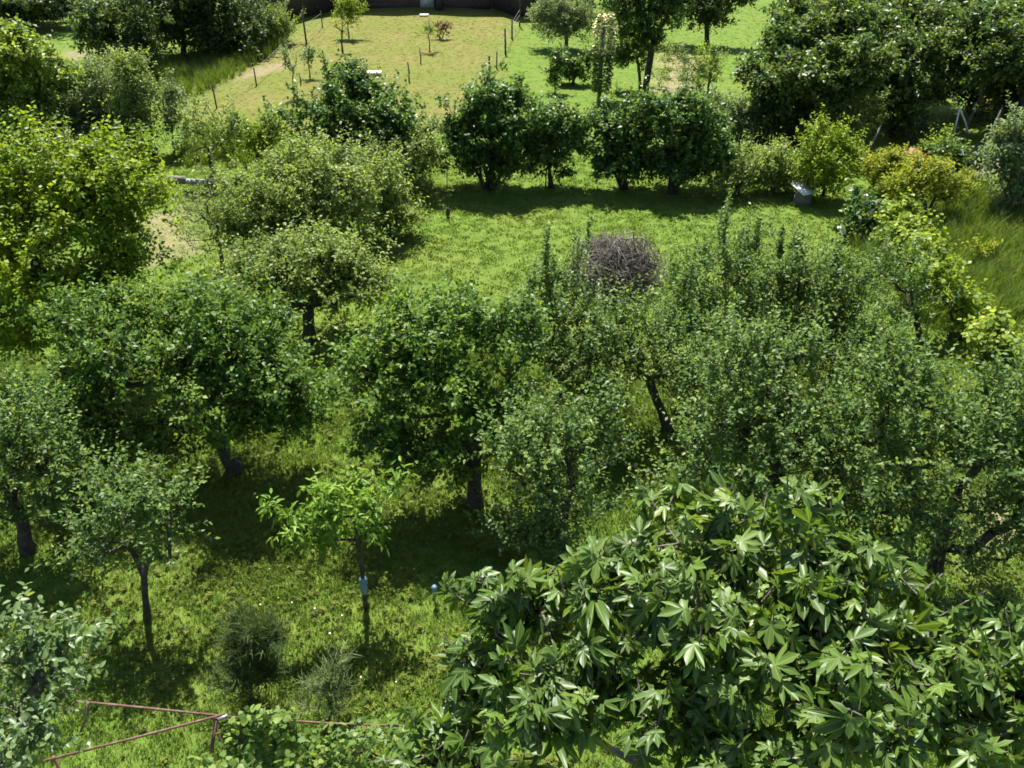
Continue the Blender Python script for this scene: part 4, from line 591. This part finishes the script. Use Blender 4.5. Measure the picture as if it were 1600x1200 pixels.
def stake(label, x_, y_, h_, r, lx=0, ly=0, mat=WOODG, group='stakes'):
    t = thing('stake', label, 'stake', (x_, y_, 0), group); part('pole', lambda m: m.tube([(0, 0, -.15), (lx*.4+.03, ly*.5, h_*.45), (lx, ly, h_)], [r, r*.95, r*.8], 7), mat, t)
    part('tip', lambda m: m.tube([(lx, ly, h_-.01), (lx*1.02, ly*1.02, h_+.06)], [r*.82, r*.3], 7), mat, t); return t
stake('short dark stake left of the lone middle sapling', -4.21, 40.9, .62, .03, 0, 0, WOODD)
stake('short dark stake in front of the lone middle sapling', -4.44, 37.9, .7, .035, 0, 0, WOODD)
stake('crooked dark stake at the front of the dry plot', -7.56, 36.3, 1.5, .04, -.12, 0, WOODD)
stake('short stub between the two bluish saplings', -8.87, 36.8, .5, .03, 0, 0, WOODD)
stake('grey leaning pole behind the orange-tinted shrub', 10.89, 26.15, 1.35, .035, .42, .1)
stake('dark leaning pole beside the white rose bush', 14.2, 25.6, 2.0, .045, .42, .2, WOODD)
stake('thick pole leaning under the large dark trees', 16.43, 31.0, 2.4, .06, .75, .2)
t = thing('pole_frame', 'pale poles propped together in the shade at the upper right', 'frame', (15.4, 29.7, 0))
part('pole', lambda m: m.tube([(.02, 0, -.1), (0, 0, .5), (-.02, 0, 1.0)], .03, 6), WHITE, t)
part('brace', lambda m: m.tube([(.75, .3, -.05), (.35, .15, .55), (-.03, .04, 1.03)], .03, 6), WHITE, t)
t = thing('garden_rod', 'thin metal rod with a small foot standing at the lawn edge', 'rod', (-1.79, 22.57, 0))
part('rod', lambda m: m.tube([(0, 0, -.1), (0, 0, .6), (.02, 0, 1.2)], .012, 6), WOODD, t); part('foot', lambda m: m.tube([(0, 0, -.02), (0, 0, .16), (0, 0, .2)], [.06, .055, .02], 8), WOODD, t)
# post wrapped in a climbing plant
t = thing('climber_post', 'tall grey post wrapped in a yellow-flowered climber behind the hedge row', 'post', (3.32, 33.18, 0)); rg = np.random.default_rng(5)
part('post', lambda m: m.tube([(0, 0, -.2), (0, 0, 1.5), (.02, 0, 3.3)], [.085, .08, .07], 8), WOODG, t)
N = 2200; zz = rg.uniform(.7, 3.5, N); an = rg.uniform(0, 6.28, N); rr = (.12+.24*rg.random(N))*np.where(zz > 3.2, .7, 1); pos = np.stack([rr*np.cos(an)+.06, rr*np.sin(an), zz], -1)
ax = norm(np.stack([np.cos(an), np.sin(an), rg.normal(-.3, .4, N)], -1)); n0 = rg.normal(0, .5, (N, 3))+np.array([0, 0, 1]); nn = norm(n0-ax*(n0*ax).sum(1)[:, None]); sd = np.cross(ax, nn); S = LEAF2[0]*np.array([.09, .12, .12])
V = (pos[:, None]+sd[:, None]*S[None, :, 0:1]+ax[:, None]*S[None, :, 1:2]+nn[:, None]*S[None, :, 2:3]); F = (np.arange(N)[:, None, None]*4+LEAF2[1][None]).reshape(-1, 3)
lo_ = zz < 2.1
def fsel(k): return F.reshape(N, 2, 3)[k].reshape(-1, 3)
obj('foliage', mesh('foliage', V.reshape(-1, 3), fsel(lo_ | (rg.random(N) < .45)), LM['light']), t, kind='stuff')
obj('blossoms', mesh('blossoms', V.reshape(-1, 3)*np.array([1.05, 1.05, 1.0]), fsel(~lo_ & (rg.random(N) < .6)), YELLOWC), t, kind='stuff')

# ---------------------------------------------------------------- small things on the ground
def slab(label, x_, y_, sx, sy, rz):
    t = obj('slab', None, None, (x_, y_, 0), label=label, category='slab', group='pale slabs on the dry plot'); t.rotation_euler = (0, 0, rz)
    part('top', lambda m: m.box((0, 0, .13), (sx, sy, .05)), WHITE, t); part('base', lambda m: m.box((0, 0, .05), (sx*.8, sy*.8, .11)), STONE, t)
slab('white slab lying on the dry plot behind the hedge row', -6.03, 38.7, .62, .5, .1)
slab('small pale slab in front of the white house door', -5.05, 52.6, .5, .4, 0)
t = thing('lidded_stump', 'tilted white board lying on a brown stump at the lawn edge', 'board', (8.35, 23.4, 0)); t.rotation_euler = (0, 0, .25)
part('stump', lambda m: m.tube([(.05, .1, -.05), (.06, .1, .15), (.05, .1, .3)], [.3, .26, .24], 10), WOODG, t, True)
part('board', lambda m: m.box((-.06, .0, .46), (.52, .56, .03), .3, .34, .08), WHITE, t)
def batt(m):
    for q in (-.14, .12): m.box((-.06+q, -.0, .485), (.03, .52, .02), .3, .34, .08)
part('batten', batt, STONE, t)
t = thing('brick_heap', 'heap of broken red tiles between the golden shrubs', 'heap', (13.2, 27.2, 0)); rg = np.random.default_rng(9)
bm_ = MB(); bm_.box((0, 0, 0), (.26, .15, .07)); bme = bm_.mesh('tile_piece', TILE)
for i in range(46):
    r_ = abs(rg.normal(0, .35)); a_ = rg.uniform(0, 6.28); q = obj('tile_piece', bme, t, (r_*1.5*math.cos(a_), r_*math.sin(a_), max(.03, .38-r_*.5)*rg.uniform(.4, 1))); q.rotation_euler = tuple(rg.normal(0, .5, 3)+np.array([0, 0, rg.uniform(0, 3)]))
t = thing('stone_edging', 'grey fallen log and stones lying in the grass at the left', 'log', (-10.0, 25.05, 0)); rg = np.random.default_rng(12)
part('log', lambda m: m.tube([(-.85, .22, .1), (-.3, .1, .12), (.1, .02, .1)], [.1, .12, .09], 8), WOODG, t, True)
for i in range(6):
    xx = .15+i*.15; part('stone', lambda m: m.tube([(xx, -.02*i, -.02), (xx+.02, -.02*i, .08), (xx+.02, -.02*i, .15)], [.1, .1*rg.uniform(.8, 1.2), .05], 7), STONE, t, True)
# twig pile
t = thing('brush_pile', 'rounded heap of purple-brown cut twigs on the lawn', 'brush pile', (2.42, 18.1, 0)); rg = np.random.default_rng(21)
def stick(m, big_):
    a_ = rg.uniform(0, 6.28); el = math.asin(rg.uniform(.0, 1.0)**.8); R_ = np.array([1.08, .95, 1.15])*rg.uniform(.5, 1.0)*(1+.12*math.sin(3*a_+1)+.08*math.sin(5*a_)); c_ = np.array([math.cos(a_)*math.cos(el), math.sin(a_)*math.cos(el), math.sin(el)])*R_
    tg = norm(np.cross(c_, rg.normal(0, 1, 3))+(.9 if rg.random() < .3 else .3)*norm(c_)+np.array([0, 0, .3])); L_ = rg.uniform(.4, 1.1)*(1.3 if big_ else 1); A = c_-tg*L_/2; B = c_+tg*L_/2; A[2] = max(.01, A[2]); B[2] = max(.02, B[2]); md = (A+B)/2+rg.normal(0, .05, 3)+norm(c_)*.06; md[2] = max(.02, md[2])
    m.tube([A, md, B], [.018, .014, .006] if big_ else [.009, .007, .003], 5 if big_ else 3, cap=big_)
for i in range(90): part('branch', lambda m: stick(m, True), TWIG, t)
def heap(m):
    for i in range(1900): stick(m, False)
part('twigs', heap, TWIG, t, kind='stuff')
# blue bottle on a cane
t = thing('bottle_stake', 'small blue bottle upside down on a short cane in the near lawn', 'bottle', (-1.06, 8.24, 0))
part('cane', lambda m: m.tube([(0, 0, -.05), (0, 0, .25)], .01, 6), WOODG, t); part('bottle', lambda m: m.tube([(0, 0, .16), (0, 0, .19), (0, 0, .23), (.0, 0, .34), (0, 0, .37)], [.015, .017, .04, .043, .025], 12), BLUE, t, True)
# garden bed of small plants
rg = np.random.default_rng(33)
for i in range(12):
    fx, fy = 6.2+i % 3*.85+(i//3)*.35+rg.normal(0, .08), 36.8+(i//3)*1.75+rg.normal(0, .15); h_ = rg.uniform(.3, .6)
    P('bed_plant', '%s low plant %s of the %s row in the far vegetable bed' % (('light green', 'grey-green', 'yellowish')[i % 3], ('at the left', 'in the middle', 'at the right')[i % 3], ('front', 'second', 'third', 'back')[i//3]), 'plant', 'plants in the vegetable bed', ('light', 'silver', 'maple')[i % 3], (fx, fy), .012, [(fx, fy, h_*.55, .3, .3, h_*.4)], {'stems': 3, 'cov': .8})

# ---------------------------------------------------------------- rusty pergola rails in the foreground
t = thing('rusty_pergola', 'rusty pipe frame with a diagonal rail at the lower left', 'frame', (-3.9, 4.4, 0)); o_ = np.array([-3.9, 4.4, 0])
def pipe(name, pts, r, mat=RUST): return part(name, lambda m: m.tube(np.array(pts)-o_, r, 8), mat, t, True)
pipe('rail', [(-3.95, 4.9, 2.4), (-3.2, 4.81, 2.41), (-2.5, 4.735, 2.4)], .011)
pipe('rail', [(-4.05, 4.28, 2.4), (-3.3, 4.53, 2.385), (-2.55, 4.74, 2.43)], .011)
pipe('rail', [(-2.45, 4.73, 2.4), (-1.6, 4.68, 2.385), (-.95, 4.65, 2.39), (-.2, 4.61, 2.4)], .009, RUST)
pipe('brace', [(-2.62, 4.72, 2.4), (-2.66, 4.6, 2.2), (-2.7, 4.5, 1.9)], .017)
for q in ((-3.9, 4.35), (-2.66, 4.74), (-.3, 4.62)): pipe('post', [(q[0], q[1], -.2), (q[0]+.01, q[1], 1.2), (q[0], q[1], 2.4)], .012)
pipe('joint', [(-2.6, 4.70, 2.41), (-2.52, 4.735, 2.42)], .018, WIRE)
pipe('hook', [(-3.78, 4.6, 2.38), (-3.72, 4.68, 2.5), (-3.7, 4.72, 2.62)], .012)
print('PLANTS', PLANTS, 'LEAF TRIS', TRIS)
